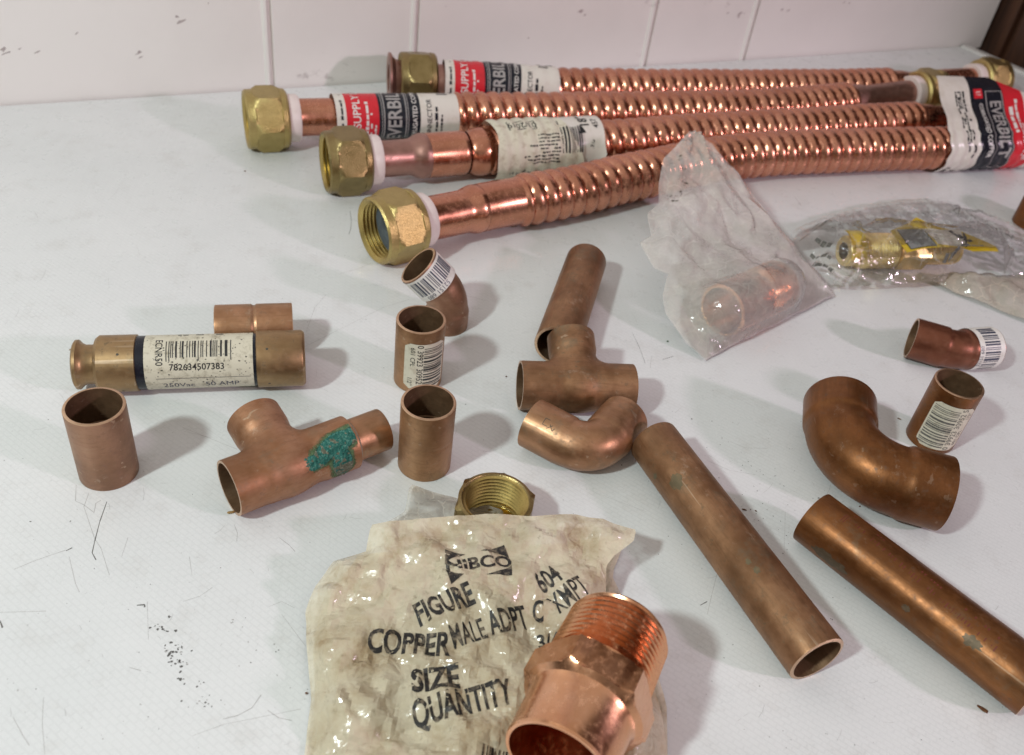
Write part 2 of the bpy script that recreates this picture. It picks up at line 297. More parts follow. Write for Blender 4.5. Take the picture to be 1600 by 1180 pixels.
# ------------------------------------------------------------------ flat print that is then wrapped onto a surface
def text_poly(s, size, bold=0.0, shear=0.0, width=1.0, spacing=1.0):
    cu = bpy.data.curves.new('t', 'FONT'); cu.body = s; cu.size = 1.0; cu.offset = bold; cu.shear = shear; cu.space_character = spacing
    cu.align_x = 'CENTER'; cu.align_y = 'CENTER'; cu.resolution_u = 3
    o = bpy.data.objects.new('t', cu); COL.objects.link(o); dg = bpy.context.evaluated_depsgraph_get()
    me = bpy.data.meshes.new_from_object(o.evaluated_get(dg))
    V = [(v.co.x*size*width, v.co.y*size) for v in me.vertices]; F = [tuple(p.vertices) for p in me.polygons]
    bpy.data.objects.remove(o); bpy.data.curves.remove(cu); bpy.data.meshes.remove(me)
    return np.array(V).reshape(-1, 2), F
class Ink:
    def __init__(s): s.items = []
    def poly(s, pts, mi): s.items.append((np.array(pts, float), [tuple(range(len(pts)))], mi)); return s
    def rect(s, u0, v0, u1, v1, mi): return s.poly([(u0, v0), (u1, v0), (u1, v1), (u0, v1)], mi)
    def frame(s, u0, v0, u1, v1, t, mi):
        s.rect(u0, v0, u1, v0+t, mi); s.rect(u0, v1-t, u1, v1, mi); s.rect(u0, v0+t, u0+t, v1-t, mi); return s.rect(u1-t, v0+t, u1, v1-t, mi)
    def text(s, t, u, v, size, mi, rot=0.0, **kw):
        V, F = text_poly(t, size, **kw); c, q = math.cos(rot), math.sin(rot)
        if len(V): s.items.append((np.stack([u+V[:, 0]*c-V[:, 1]*q, v+V[:, 0]*q+V[:, 1]*c], 1), F, mi))
        return s
    def micro(s, u, v, length, size, mi, rot=0.0, seed=0, fill=.72):
        """a line of type too small to read: uneven marks"""
        r = random.Random(seed); c, q = math.cos(rot), math.sin(rot); x = 0.0
        while x < length:
            wd = size*r.uniform(.4, 2.2); h = size*r.choice((.55, .6, .8))
            if r.random() < fill:
                P = [(x, 0), (min(length, x+wd), 0), (min(length, x+wd), h), (x, h)]
                s.poly([(u+a*c-b*q, v+a*q+b*c) for a, b in P], mi)
            x += wd+size*.3
        return s
    def barcode(s, u0, v0, u1, v1, mi, seed=0, along='u', n=59, tall=0.0):
        r = random.Random(seed); L = (u1-u0) if along == 'u' else (v1-v0); k = L/n; i = 0
        while i < n:
            wd = r.choice((1, 1, 1, 2, 2, 3)); e = tall if (i < 4 or i > n-6 or abs(i-n/2) < 2) else 0
            a, b = i*k, min(n, i+wd)*k
            if along == 'u': s.rect(u0+a, v0-e, u0+b, v1, mi)
            else: s.rect(u0-e, v0+a, u1, v0+b, mi)
            i += wd+r.choice((1, 1, 2, 2, 3))
        return s
    def onto(s, mb, f, du, dv, off=0.00006):
        """cut every printed shape into du x dv cells and lay it on f(u, v, height)"""
        for V, F, mi in s.items:
            bm = bmesh.new(); vs = [bm.verts.new((p[0], p[1], 0)) for p in V]
            for fc in F:
                try: bm.faces.new([vs[i] for i in fc])
                except ValueError: pass
            lo, hi = V.min(0), V.max(0)
            for ax, step in ((0, du), (1, dv)):
                if not step: continue
                for g in np.arange(math.floor(lo[ax]/step)*step+step, hi[ax], step):
                    no = Vector((1, 0, 0)) if ax == 0 else Vector((0, 1, 0))
                    bmesh.ops.bisect_plane(bm, geom=bm.verts[:]+bm.edges[:]+bm.faces[:], dist=1e-7, plane_co=no*float(g), plane_no=no)
            bm.verts.ensure_lookup_table(); bm.verts.index_update()
            if len(bm.verts):
                U = np.array([v.co[:2] for v in bm.verts]); mb.add(f(U[:, 0], U[:, 1], off), [[v.index for v in fc.verts] for fc in bm.faces], mi)
            bm.free()
def on_cyl(r, th0, axis_z, x0=0.0):
    """u along local X, v round the cylinder; th0 = angle of v=0 measured up from the front (-Y)"""
    def f(u, v, off):
        th = th0+np.asarray(v)/r; R = r+off
        return np.stack([x0+np.asarray(u), -R*np.cos(th), axis_z+R*np.sin(th)], 1)
    return f
def on_can(r, th0, z0=0.0):
    """standing cylinder: u round it (to the right as seen), v up"""
    def f(u, v, off):
        th = th0+np.asarray(u)/r; R = r+off
        return np.stack([R*np.cos(th), R*np.sin(th), z0+np.asarray(v)], 1)
    return f
def patch(mb, f, u0, v0, u1, v1, nu, nv, mi=0, off=0.0, round_=0.0):
    U, V = np.meshgrid(np.linspace(u0, u1, nu), np.linspace(v0, v1, nv), indexing='ij')
    if round_:
        cu, cv, hu, hv = (u0+u1)/2, (v0+v1)/2, (u1-u0)/2, (v1-v0)/2
        dv = np.abs(V-cv); ins = np.where(dv > hv-round_, round_-np.sqrt(np.maximum(0, round_**2-(dv-hv+round_)**2)), 0)
        U = cu+(U-cu)*(hu-ins)/hu
    return mb.grid(f(U.ravel(), V.ravel(), off).reshape(nu, nv, 3), mi=mi)

def pr(p):
    q = np.asarray(p, float)-CAMP; d = q@_F
    return np.stack([800+FPX*(q@_R2)/d, 590-FPX*(q@_U2)/d], -1)
def unit(v): v = np.asarray(v, float); return v/np.linalg.norm(v)
mm = 0.001
rng = random.Random(5)

# ------------------------------------------------------------------ SETTING: table, wall, wood panelling
W0, W1 = at(0, 166), at(1508, 73)
wd = unit(W1-W0); wn = np.array([wd[1], -wd[0], 0])            # along the wall, and out of it towards the camera
ed = unit(at(1600, 113)-W1)                                     # along the table's end
def structure(mb, name, mats, sharp=38):
    o = mb.build(name, mats, None, sharp); o['kind'] = 'structure'; return o

m, nt, b = newmat('laminate')
tcn = N(nt, 'ShaderNodeTexCoord'); mp = N(nt, 'ShaderNodeMapping'); mp.inputs['Rotation'].default_value = (0, 0, 0.53)
nt.links.new(tcn.outputs['Object'], mp.inputs['Vector'])
br = N(nt, 'ShaderNodeTexBrick'); br.offset = 0.5; br.inputs['Scale'].default_value = 260; br.inputs['Mortar Size'].default_value = 0.09
br.inputs['Mortar Smooth'].default_value = 0.6; br.inputs['Brick Width'].default_value = 0.75; br.inputs['Row Height'].default_value = 0.42; br.inputs['Bias'].default_value = 0
nt.links.new(mp.outputs[0], br.inputs['Vector'])
n1 = noise_of(nt, 14, 5, 0.6, None, 2); n2 = noise_of(nt, 160, 6, 0.7, None, 4); n3 = noise_of(nt, 60, 5, 0.7, None, 9); n4 = noise_of(nt, 1500, 3, 0.6, None, 1)
base = mixc(nt, ramp(nt, n1.outputs[0], [(0.35, 0.0), (0.65, 1.0)]).outputs[0], (0.695, 0.71, 0.715), (0.735, 0.745, 0.75))
base = mixc(nt, ramp(nt, n3.outputs[0], [(0.54, 0.0), (0.74, 0.55)]).outputs[0], base, (0.60, 0.59, 0.575))
base = mixc(nt, ramp(nt, n2.outputs[0], [(0.68, 0.0), (0.76, 0.5)]).outputs[0], base, (0.50, 0.48, 0.45))
pat = mixc(nt, ramp(nt, n3.outputs[0], [(0.35, 0.06), (0.65, 0.26)]).outputs[0], (0, 0, 0), br.outputs['Fac'])
base = mixc(nt, pat, base, (0.54, 0.56, 0.56)); nt.links.new(base, b.inputs['Base Color'])
nt.links.new(ramp(nt, n2.outputs[0], [(0.3, 0.24), (0.7, 0.36)]).outputs[0], b.inputs['Roughness'])
b.inputs['Specular IOR Level'].default_value = 0.45
hh = mixc(nt, 0.5, br.outputs['Fac'], n4.outputs[0]); add_bump(nt, b, hh, 0.10, 0.0002)

mb = MB()
q0 = W0-wd*0.6; q1 = W1+wd*0.001; q2 = q1+ed*1.3; q3 = q0+ed*1.5
top = [q0, q1, q2, q3]; bot = [p-np.array([0, 0, 0.03]) for p in top]
mb.add(top+bot, [(3, 2, 1, 0), (4, 5, 6, 7), (0, 1, 5, 4), (1, 2, 6, 5), (2, 3, 7, 6), (3, 0, 4, 7)], 0)
def scratch(px, wmm, mi, z=0.00003):
    P = [at(x, y) for x, y in px]
    for a, c in zip(P[:-1], P[1:]):
        n = unit(np.array([-(c-a)[1], (c-a)[0], 0]))*wmm*mm/2; up = np.array([0, 0, z])
        mb.add([a-n*.6+up, c-n+up, c+n+up, a+n*.6+up], [(0, 1, 2, 3)], mi)
def speck(x, y, r, mi, r_=rng, z=0.000045):
    c = at(x, y); k = r_.randint(5, 8); a0 = r_.uniform(0, 6.3); st = r_.uniform(.5, 1.0); th = r_.uniform(0, 3.14); P = []
    for i in range(k):
        a = a0+6.283*i/k; rr = r*mm*r_.uniform(.5, 1.15); u, v = rr*math.cos(a), rr*math.sin(a)*st
        P.append(c+np.array([u*math.cos(th)-v*math.sin(th), u*math.sin(th)+v*math.cos(th), z]))
    mb.add(P, [tuple(range(k))], mi)
D, Fa = 1, 2
for px, wmm, mi in (
    ([(119, 758), (118, 783), (131, 789), (147, 801), (150, 786), (158, 782)], .16, 2), ([(167, 784), (156, 815), (148, 846), (144, 864), (150, 875)], .28, 1),
    ([(139, 770), (131, 792), (148, 842), (158, 857), (171, 899)], .13, 2), ([(0, 957), (40, 956), (72, 955)], .15, 2), ([(22, 890), (50, 878), (78, 868), (102, 860)], .16, 2),
    ([(103, 861), (113, 856)], .35, 1), ([(214, 946), (226, 945), (226, 949)], .45, 1), ([(286, 940), (312, 932), (332, 918)], .12, 2), ([(348, 1124), (372, 1118), (394, 1106), (408, 1086)], .22, 2),
    ([(418, 1110), (436, 1122), (456, 1126)], .18, 2), ([(300, 1150), (350, 1132), (420, 1118), (470, 1108)], .10, 2), ([(0, 970), (4, 981)], .4, 1), ([(202, 1043), (220, 1048)], .2, 2),
    ([(366, 820), (371, 833), (370, 846)], .14, 2), ([(436, 840), (452, 852), (461, 862)], .2, 2), ([(420, 948), (440, 940), (460, 950)], .1, 2), ([(108, 870), (118, 912), (124, 925)], .14, 2),
    ([(547, 330), (549, 345), (548, 358), (545, 366)], .22, 1), ([(530, 428), (560, 420), (580, 411)], .12, 2), ([(470, 545), (520, 520), (600, 480), (640, 468)], .11, 2), ([(478, 520), (492, 480), (510, 460)], .12, 2),
    ([(285, 668), (340, 690), (370, 702)], .12, 2), ([(287, 674), (330, 684)], .1, 2), ([(988, 520), (1000, 545), (1008, 568)], .14, 1), ([(1035, 562), (1052, 557)], .22, 1), ([(1018, 556), (1016, 575)], .12, 2),
    ([(1242, 308), (1252, 322)], .18, 1), ([(1105, 720), (1140, 735), (1180, 742)], .1, 2), ([(1105, 960), (1112, 930), (1122, 890)], .1, 2), ([(1094, 946), (1105, 940)], .3, 1), ([(1140, 690), (1165, 700), (1200, 701)], .1, 2),
    ([(1536, 1000), (1542, 1005)], .3, 1), ([(1225, 870), (1227, 800)], .08, 2), ([(440, 960), (470, 1000), (478, 1010)], .1, 2), ([(20, 1120), (36, 1150), (46, 1165)], .14, 2), ([(70, 1180), (66, 1130), (68, 1090)], .1, 2),
    ([(300, 900), (296, 870)], .1, 2), ([(190, 870), (200, 840)], .1, 2), ([(232, 1000), (230, 940)], .08, 2), ([(700, 455), (760, 470)], .1, 2), ([(1048, 320), (1040, 330)], .2, 2), ([(930, 770), (1010, 800)], .08, 2)):
    scratch(px, wmm, mi)
r2 = random.Random(11)
for cx, cy, sx, sy, n in ((255, 982, 7, 5, 10), (279, 1026, 10, 10, 34), (272, 1012, 8, 6, 10), (284, 1062, 3, 4, 4), (312, 1068, 4, 3, 4), (322, 1098, 14, 8, 16), (265, 966, 2, 2, 2), (372, 980, 12, 8, 7), (420, 1010, 20, 10, 6)):
    for _ in range(n): speck(r2.gauss(cx, sx), r2.gauss(cy, sy), r2.uniform(.12, .55)*(1 if cx < 300 else .7), 1 if r2.random() < (.75 if cx < 300 else .35) else 2, r2)
for _ in range(520):                                             # dust and grit all over the top
    x, y = r2.uniform(0, 1600), 170+1010*r2.random()**.8; speck(x, y, r2.uniform(.07, .20) if r2.random() < .85 else r2.uniform(.2, .38), 2 if r2.random() < .62 else 1, r2)
for _ in range(150):                                             # black grit between the loose tubes
    x, y = r2.gauss(1190, 75), r2.gauss(800, 70); speck(x, y, r2.uniform(.08, .28), 1, r2)
for _ in range(130):                                             # short fine scratches
    x, y, a = r2.uniform(0, 1600), 190+990*r2.random()**.7, r2.uniform(0, 3.14); l = r2.uniform(5, 22)
    scratch([(x, y), (x+l*.5*math.cos(a), y+l*.5*math.sin(a)), (x+l*math.cos(a+.15), y+l*math.sin(a+.15))], r2.uniform(.05, .1), 2)
structure(mb, 'table_surface', ['laminate', 'scratch_dark', 'scratch_faint'], 30)

mb = MB()                                                        # raised strip along the table's end
n_ = np.array([-ed[1], ed[0], 0]); n_ = n_ if n_@wd > 0 else -n_
P = []
for t in (0.0, 1.3):
    c = W1+ed*t
    P.append([c+n_*a+np.array([0, 0, z]) for a, z in ((-.006, 0.0003), (-.0055, .0016), (-.001, .002), (.003, .0012), (.0035, -.03), (-.0002+.0014, -.03))])
mb.grid(np.array(P), False, True); structure(mb, 'table_edge', 'edge_strip_white', 30)

m, nt, b = newmat('wall_paint')
n1 = noise_of(nt, 9, 5, 0.6, None, 3); n2 = noise_of(nt, 26, 7, 0.75, (1, 1, 1.6), 7); n3 = noise_of(nt, 300, 4, 0.6, None, 2)
base = mixc(nt, ramp(nt, n1.outputs[0], [(0.4, 0.0), (0.7, 1.0)]).outputs[0], (0.82, 0.785, 0.755), (0.76, 0.725, 0.695))
base = mixc(nt, ramp(nt, n2.outputs[0], [(0.645, 0.0), (0.72, 0.6)]).outputs[0], base, (0.34, 0.29, 0.28))
nt.links.new(base, b.inputs['Base Color']); b.inputs['Roughness'].default_value = 0.5; add_bump(nt, b, n3.outputs[0], 0.1, 0.0004)
gx = [(-0.12)]+[float((at(*g)-W0)@wd) for g in ((428, 140), (649, 126), (1009, 104), (1163, 94))]
prof = [(-0.7, 0.0)]                                             # board face with a bead and a groove at every joint
for g in gx:
    prof += [(g-.0042, 0.0), (g-.0032, .0011), (g-.0018, .0013), (g-.0008, .0004), (g, -.0016), (g+.0010, -.0016), (g+.0016, 0.0)]
LW = float((W1-W0)@wd)+.02; prof += [(LW, 0.0), (LW, -.02), (-0.7, -.02)]
mb = MB(); rows = []
for z in (-0.002, 0.9): rows.append([W0+wd*s+wn*(o-.0015)+np.array([0, 0, z]) for s, o in prof])
mb.grid(np.array(rows), False, True)
wr = random.Random(3)
def wall_mark(x, y, r, k=1):                                     # scuffs on the paint
    d = _F*FPX+_R2*(x-800)-_U2*(y-590); t = ((W0-wn*.0015-CAMP)@wn)/(d@wn); c = CAMP+d*t
    for _ in range(max(1, (k+1)//2)):
        ex, ez = wr.uniform(.6, 2.6), wr.uniform(.35, 1.3)
        cc = c+wd*wr.gauss(0, r*1.3)*mm+np.array([0, 0, wr.gauss(0, r*.6)*mm]); n = 7; a0 = wr.uniform(0, 6); pts = []
        for i in range(n):
            a = a0+6.283*i/n; q = r*mm*wr.uniform(.3, 1)*.55
            pts.append(cc+wd*q*ex*math.cos(a)+np.array([0, 0, q*ez*math.sin(a)+q*.4*ex*math.cos(a)])+wn*.00005)
        mb.add(pts, [tuple(range(n))], 1)
for x, y, r, k in ((287, 31, 2.6, 4), (212, 86, 2.4, 4), (222, 76, 1.2, 2), (2, 77, 2.6, 3), (32, 76, 2.2, 2), (66, 82, 1.5, 2), (318, 5, 1.5, 2), (122, 50, 1.5, 1), (912, 21, 2.6, 5), (1152, 21, 3.2, 4), (1140, 18, 1.6, 2), (1225, 14, 1.8, 3), (1320, 3, 2.2, 3), (1166, 24, 1.8, 2), (700, 12, 1.2, 1), (828, 60, 1.2, 1)):
    wall_mark(x, y, r, k)
plain('scuff', (0.46, 0.40, 0.39), 0.6, 0.3, (0.30, 0.25, 0.25), 900)
structure(mb, 'back_wall', ['wall_paint', 'scuff'], 30)

m, nt, b = newmat('dark_wood')
n1 = noise_of(nt, 60, 6, 0.65, (1, 1, 0.09), 1); n2 = noise_of(nt, 300, 4, 0.6, (1, 1, 0.05), 5)
base = mixc(nt, ramp(nt, n1.outputs[0], [(0.38, 0.0), (0.62, 1.0)]).outputs[0], (0.032, 0.013, 0.008), (0.11, 0.042, 0.02))
base = mixc(nt, ramp(nt, n2.outputs[0], [(0.45, 0.0), (0.7, 0.5)]).outputs[0], base, (0.016, 0.008, 0.006))
nt.links.new(base, b.inputs['Base Color']); b.inputs['Roughness'].default_value = 0.5
mb = MB(); e0 = W1+wd*.030-ed*.02; rows = []
prof = [(0, 0), (.03, 0), (.031, -.006), (.036, -.006), (.037, 0), (.14, 0), (.141, -.004), (.146, -.004), (.147, 0), (.9, 0), (.9, -.02), (0, -.02)]
for z in (-.3, 0.9): rows.append([e0+ed*s-n_*o+np.array([0, 0, z]) for s, o in prof])
mb.grid(np.array(rows), False, True); structure(mb, 'wood_panelling', 'dark_wood', 30)

# ------------------------------------------------------------------ the four corrugated connector hoses
def nut_mb(z, flip=False, L=.0205, af=.0140, hexph=0.0):
    bore = []
    for i in range(13): bore.append((.012-i*.00088, .0116+(.0011 if i % 2 else 0)))
    pf = [(.0002, .0131), (0, .0135), (.0009, .0143), (.0038, .0144), (.0042, .0145), (.0046, .0149, af, hexph), (.0060, .0158, af, hexph), (.0066, .0164, af, hexph), (.0148, .0164, af, hexph), (.0154, .0158, af, hexph), (.0168, .0149, af, hexph), (.0171, .0146), (.0174, .0146), (.0194, .0143), (.0205, .0130), (.0205, .0104), (.0124, .0104)]+bore
    pf = [((L-p[0]),)+tuple(p[1:]) for p in pf] if flip else pf
    nb = len(bore); mb = lathe(pf, 96, axis_z=z, closed=True)
    k = len(pf); seg = 96; mb.m = [1 if (i//seg) >= k-nb-1 else 0 for i in range(len(mb.f))]
    return mb
def ring_mb(x0, x1, r0, r1, z): return lathe([(x0, r0), (x0, r1-.0004), (x0+.0005, r1), (x1-.0008, r1), (x1, r1-.0006), (x1, r0)], 64, axis_z=z, closed=True)

PITCH_C = .0071
def hose(label, axis, zs, marks, nutmat, pipemat, ringgap=True, flare=False, sleeve=True, small=.0088, corr=.0123, depth=.0019, end=True, pipemat2='copper_bright'):
    """axis: pixels along the hose, zs its heights; marks: pixel x of the joints"""
    pts = [at(x, y, z) for (x, y), z in zip(axis, zs)]
    C_, S_ = spline(pts, 1500); px = pr(C_)[:, 0]
    sx = lambda x: float(np.interp(x, px, S_))
    t0 = unit((C_[25]-C_[0])*np.array([1, 1, 0])); T = thing('connector_hose', label, 'hose', (pts[0][0], pts[0][1], 0), t0, group='corrugated copper connector hoses')
    h0 = pts[0][2]; s = {k: sx(v) for k, v in marks.items()}
    if flare:
        n0 = s['nut']; mb = nut_mb(h0, hexph=math.pi/12); V = mb.v[0]; V[:, 0] += n0; mb.build('coupling_nut', [nutmat, 'brass_bore'], T, local=True, sharp=24)
        lathe([(0, .0076), (0, .0138), (.0012, .0136), (.0035, .0105), (.0062, .0098), (n0+.004, .0098), (n0+.004, .0076)], 64, axis_z=h0, closed=True).build('flared_end', 'copper_mauve', T, local=True)
    else:
        nut = nut_mb(h0).build('coupling_nut', [nutmat, 'brass_bore'], T, local=True, sharp=24)
        g = lathe([(.0088, .0062), (.0078, .0068), (.0076, .0112), (.0090, .0114), (.0110, .0114), (.0110, .0062)], 56, axis_z=h0, closed=True); gk = g.build('gasket', 'rubber_grey', None); gk.parent = nut
        lathe([(.0195, .0082), (.0195, .0112), (.0203, .0118), (.0252, .0116), (.0262, .0108), (.0262, .0082)], 64, axis_z=h0, closed=True).build('plastic_ring', 'white_plastic', T, local=True)
    # smooth pipe, sleeve, corrugation: one radius profile along the whole hose, cut into its parts
    sc0, sc1 = s['corr0'], s.get('corr1', S_[-1])
    def body(a, b, n, rf, name, mat, seg=48):
        q = np.linspace(a, b, n); P = np.stack([np.interp(q, S_, C_[:, k]) for k in range(3)], 1); ph = np.linspace(0, 2*math.pi, seg, endpoint=False)
        MB().grid(sweep(P, rf(q[:, None], ph[None, :])+0*ph[None, :], seg), False, True).build(name, mat, T, sharp=60)
    st = lambda x, a, b: np.clip((x-a)/(b-a), 0, 1)**2*(3-2*np.clip((x-a)/(b-a), 0, 1))
    a0 = s['nut']+.012 if flare else .0150
    if sleeve:
        k = s['sleeve']
        body(a0, k+.0035, 40, lambda q, p: small+(.0107-small)*st(q, k-.006, k)+.00025*np.exp(-((q-k-.001)/.0012)**2), 'pipe_end', pipemat)
        if 'bead' in s:
            bd = s['bead']
            body(k+.0030, bd-.0005, 20, lambda q, p: .0108+0*q-.0012*st(q, bd-.003, bd), 'sleeve', 'copper_bright')
            body(bd-.0008, sc0+.003, 40, lambda q, p: .0098+.0020*np.abs(np.sin(np.pi*(q-bd)/(sc0-bd+.004)))**.7, 'bead', 'copper_bright')
        else:
            body(k+.0030, sc0+.001, 20, lambda q, p: .0108+0*q, 'sleeve', 'copper_bright')
    else:
        body(a0, sc0+.001, 40, lambda q, p: small+0*q+.0012*st(q, sc0-.012, sc0), 'pipe_end', pipemat)
    def rc(q, p):
        f = np.mod(q/PITCH_C+p/(2*math.pi), 1.0); w1 = 1+.12*np.sin(q*61.0)+.08*np.sin(q*173.0+1.0); r = corr-depth*w1+depth*w1*np.abs(np.sin(math.pi*f))**.62+.00010*np.sin(q*97+p)
        e = st(q, sc0, sc0+.004)*(1-st(q, sc1-.004, sc1)); return .0106*(1-e)+r*e
    body(sc0, sc1, int((sc1-sc0)/.00055), rc, 'corrugated_tube', 'copper_bright', 56)
    if end:
        body(sc1-.001, s['end']-.002, 40, lambda q, p: .0104-.0014*st(q, sc1+.004, sc1+.016), 'pipe_end', pipemat2)
        e = s['end']; Q = np.stack([np.interp([e-.003, e], S_, C_[:, k]) for k in range(3)], 1); tx = unit(Q[1]-Q[0])
        M = np.array(Matrix(((tx[0], -tx[1], 0, Q[1][0]), (tx[1], tx[0], 0, Q[1][1]), (0, 0, 1, 0), (0, 0, 0, 1))))
        for mbx, nm, mt in ((ring_mb(-.0062, .0008, .0080, .0116, Q[1][2]), 'plastic_ring', 'white_plastic'), (nut_mb(Q[1][2], True), 'coupling_nut', ['brass_cast', 'brass_bore'])):
            mbx.v = [v@M[:3, :3].T+M[:3, 3] for v in mbx.v]; mbx.build(nm, mt, T)
    Tn = np.gradient(C_, axis=0); Tn /= np.linalg.norm(Tn, axis=1)[:, None]; A = np.cross(Tn, [0, 0, 1.0]); A /= np.linalg.norm(A, axis=1)[:, None]
    def surf(r, th0, s0, wob=0.0, centre=None):
        def f(u, v, off):
            q = s0+np.asarray(u); th = th0+np.asarray(v)/r; c = np.stack([np.interp(q, S_, C_[:, k]) for k in range(3)], 1); a = np.stack([np.interp(q, S_, A[:, k]) for k in range(3)], 1)
            R = r+off+wob*np.sin(2*math.pi*q/PITCH_C+th)
            if centre is not None: c = c+a*centre[0]+np.array([0, 0, centre[1]])
            return c+a*(R*np.cos(th))[:, None]+np.array([0, 0, 1.0])*(R*np.sin(th))[:, None]
        return f
    return T, s, surf, (C_, S_, A)

def front_label(T, s, surf, r, wob):
    f = surf(r, .72, s['lab0'], wob); L = s['lab1']-s['lab0']; k = L/.064; mb = MB(); h = math.pi*r*.98
    for a, c, mi in ((0, 5, 0), (5, 21.5, 2), (21.5, 43, 1), (43, 64, 0)): patch(mb, f, a*mm*k, -h, c*mm*k, h, 14, 64, mi)
    I = Ink(); R = math.pi/2
    I.micro(.0034*k, -.012, .022, .0016, 1, R, 3)
    I.text('SUPPLY LINE', .0105*k, .006, .0056, 3, R, bold=.012)
    I.micro(.0162*k, -.016, .020, .0021, 3, R, 14, .85); I.micro(.0180*k, -.016, .014, .0015, 3, R, 4); I.micro(.0202*k, -.016, .008, .0013, 3, R, 6)
    I.text('EVERBILT', .0300*k, -.0015, .0100, 4, R, bold=.02, width=.86); I.frame(.0240*k, -.0250, .0358*k, .0235, .0005, 4); I.frame(.0230*k, -.0262, .0368*k, .0247, .0003, 4)
    I.text('CORRUGATED COPPER', .0402*k, -.003, .0034, 3, R, bold=.01)
    I.text('CONNECTOR', .0478*k, -.006, .0036, 1, R, bold=.01); I.micro(.0520*k, -.012, .013, .002, 1, R, 8); I.micro(.0545*k, -.012, .009, .0013, 1, R, 9)
    I.text('18"', .0560*k, .0135, .0080, 1, R, bold=.02); I.text('457', .0605*k, .0145, .0042, 1, R, bold=.01)
    I.onto(mb, f, .003, .0012, .00012); mb.build('paper_label', ['paper_white', 'band_black', 'ink_red', 'ink_white', 'ink_silver'], T, sharp=60)

zA = [.0145, .0145, .0135, .0130, .0128, .0126, .0126, .0126, .0126, .0126, .0126]
TA, sA, fA, gA = hose('front corrugated copper hose with a loose label flag standing up at its right end', [(583, 362), (645, 347), (705, 335), (775, 320), (900, 298), (1000, 274), (1150, 245), (1300, 236), (1440, 232), (1600, 226), (1760, 220)], zA,
    dict(sleeve=738, corr0=803), 'brass_cast', 'copper_bright', end=False, small=.0096)
zB = [.0145, .0145, .0138, .0130, .0128, .0126, .0126, .0126, .0126, .0126, .0126, .0130]
TB, sB, fB, gB = hose('corrugated copper hose with a half peeled cream label behind its shiny sleeve', [(507, 254), (575, 250), (620, 247), (695, 241), (755, 237), (850, 230), (1000, 220), (1100, 211), (1250, 202), (1400, 192), (1500, 187), (1640, 180)], zB,
    dict(sleeve=655, bead=730, corr0=757, lab0=758, corr1=1432, end=1610), 'brass_dark', 'copper_mauve', small=.0086)
zC = [.0145, .0145, .0138, .0132, .0128, .0126, .0126, .0126, .0126, .0130, .0138, .0145]
TC, sC, fC, gC = hose('corrugated copper hose with the leftmost brass nut and a smooth red, black and white label', [(383, 187), (440, 185), (490, 183), (615, 181), (800, 180), (1000, 177), (1200, 171), (1320, 160), (1400, 150), (1428, 147), (1470, 142), (1490, 140)], zC,
    dict(corr0=704, lab0=520, lab1=712, corr1=1325, end=1428), 'brass_cast', 'copper_bright', sleeve=False, small=.0092, pipemat2='copper_mauve')
zD = [.0140, .0140, .0135, .0130, .0128, .0126, .0126, .0128, .0136, .0145, .0145]
TD, sD, fD, gD = hose('rearmost corrugated copper hose, a flared copper tip sticking out of its brass nut', [(607, 122), (650, 124), (690, 129), (780, 134), (900, 140), (1200, 140), (1390, 136), (1450, 131), (1525, 127), (1580, 125), (1600, 124)], zD,
    dict(nut=624, corr0=800, lab0=692, lab1=866, corr1=1392, end=1524), 'brass_dark', 'copper_mauve', sleeve=False, flare=True, small=.0098)
front_label(TC, sC, fC, .0113, 0.0); front_label(TD, sD, fD, .0126, .0002)

# the loose label flag of the front hose: wraps its front, then leaves it over the top
C_, S_, A_ = gA; ssA = float(np.interp(1459, pr(C_)[:, 0], S_))
Rf, TH0, TH1 = .0134, -1.35, 1.15
def flag(u, v, off):
    u = np.asarray(u, float); v = np.asarray(v, float); q = ssA+u+.0007*np.sin(v/.0016)*(v < .034)+.36*np.maximum(0, v-(TH1-TH0)*Rf)
    c = np.stack([np.interp(q, S_, C_[:, k]) for k in range(3)], 1); a = np.stack([np.interp(q, S_, A_[:, k]) for k in range(3)], 1)
    th = TH0+v/Rf; t = np.maximum(0, (th-TH1)*Rf); th = np.minimum(th, TH1)
    wv = .0009*np.sin(t/.0055+u/.02)*np.minimum(1, t/.01)+.0004*np.sin(2*math.pi*u/PITCH_C)*np.exp(-t/.01)
    fr = (Rf+off+wv)*np.cos(th)-t*math.sin(TH1); zz = (Rf+off+wv)*np.sin(th)+t*math.cos(TH1)*.92-1.2*t*t
    return c+a*fr[:, None]+np.array([0, 0, 1.0])*zz[:, None]
mb = MB(); vt = .0805
def flag_top(u): return vt-np.clip((u-.040)/.03, 0, 1)*.022
def flag_patch(u0, u1, mi, n=16):
    U = np.linspace(u0, u1, n); P = np.zeros((n, 84, 3))
    for i, u in enumerate(U):
        V = np.linspace(0, flag_top(u), 84); P[i] = flag(np.full(84, u), V, 0)
    mb.grid(P, mi=mi)
flag_patch(0, .0215, 0); flag_patch(.0215, .0455, 1); flag_patch(.0455, .060, 2); flag_patch(.060, .085, 0)
I = Ink(); R = -math.pi/2
I.micro(.0125, .066, .046, .0019, 1, R, 21, .85); I.micro(.0160, .066, .048, .0024, 1, R, 22, .88); I.micro(.0142, .066, .040, .0014, 1, R, 28, .85); I.micro(.0108, .066, .03, .0016, 1, R, 25)
I.text('18"', .0045, .0075, .0060, 1, R, bold=.02); I.text('457', .0100, .0065, .0040, 1, R)
I.rect(.0243, .0600, .0305, .0675, 2); I.text('U', .0274, .0638, .0048, 3, R, bold=.02)
I.text('CORRUGATED COPPER', .0285, .0370, .0036, 3, R, bold=.012)
I.text('EVERBILT', .0388, .0375, .0110, 4, R, bold=.02, width=.90); I.frame(.0325, .0095, .0448, .0655, .0006, 4)
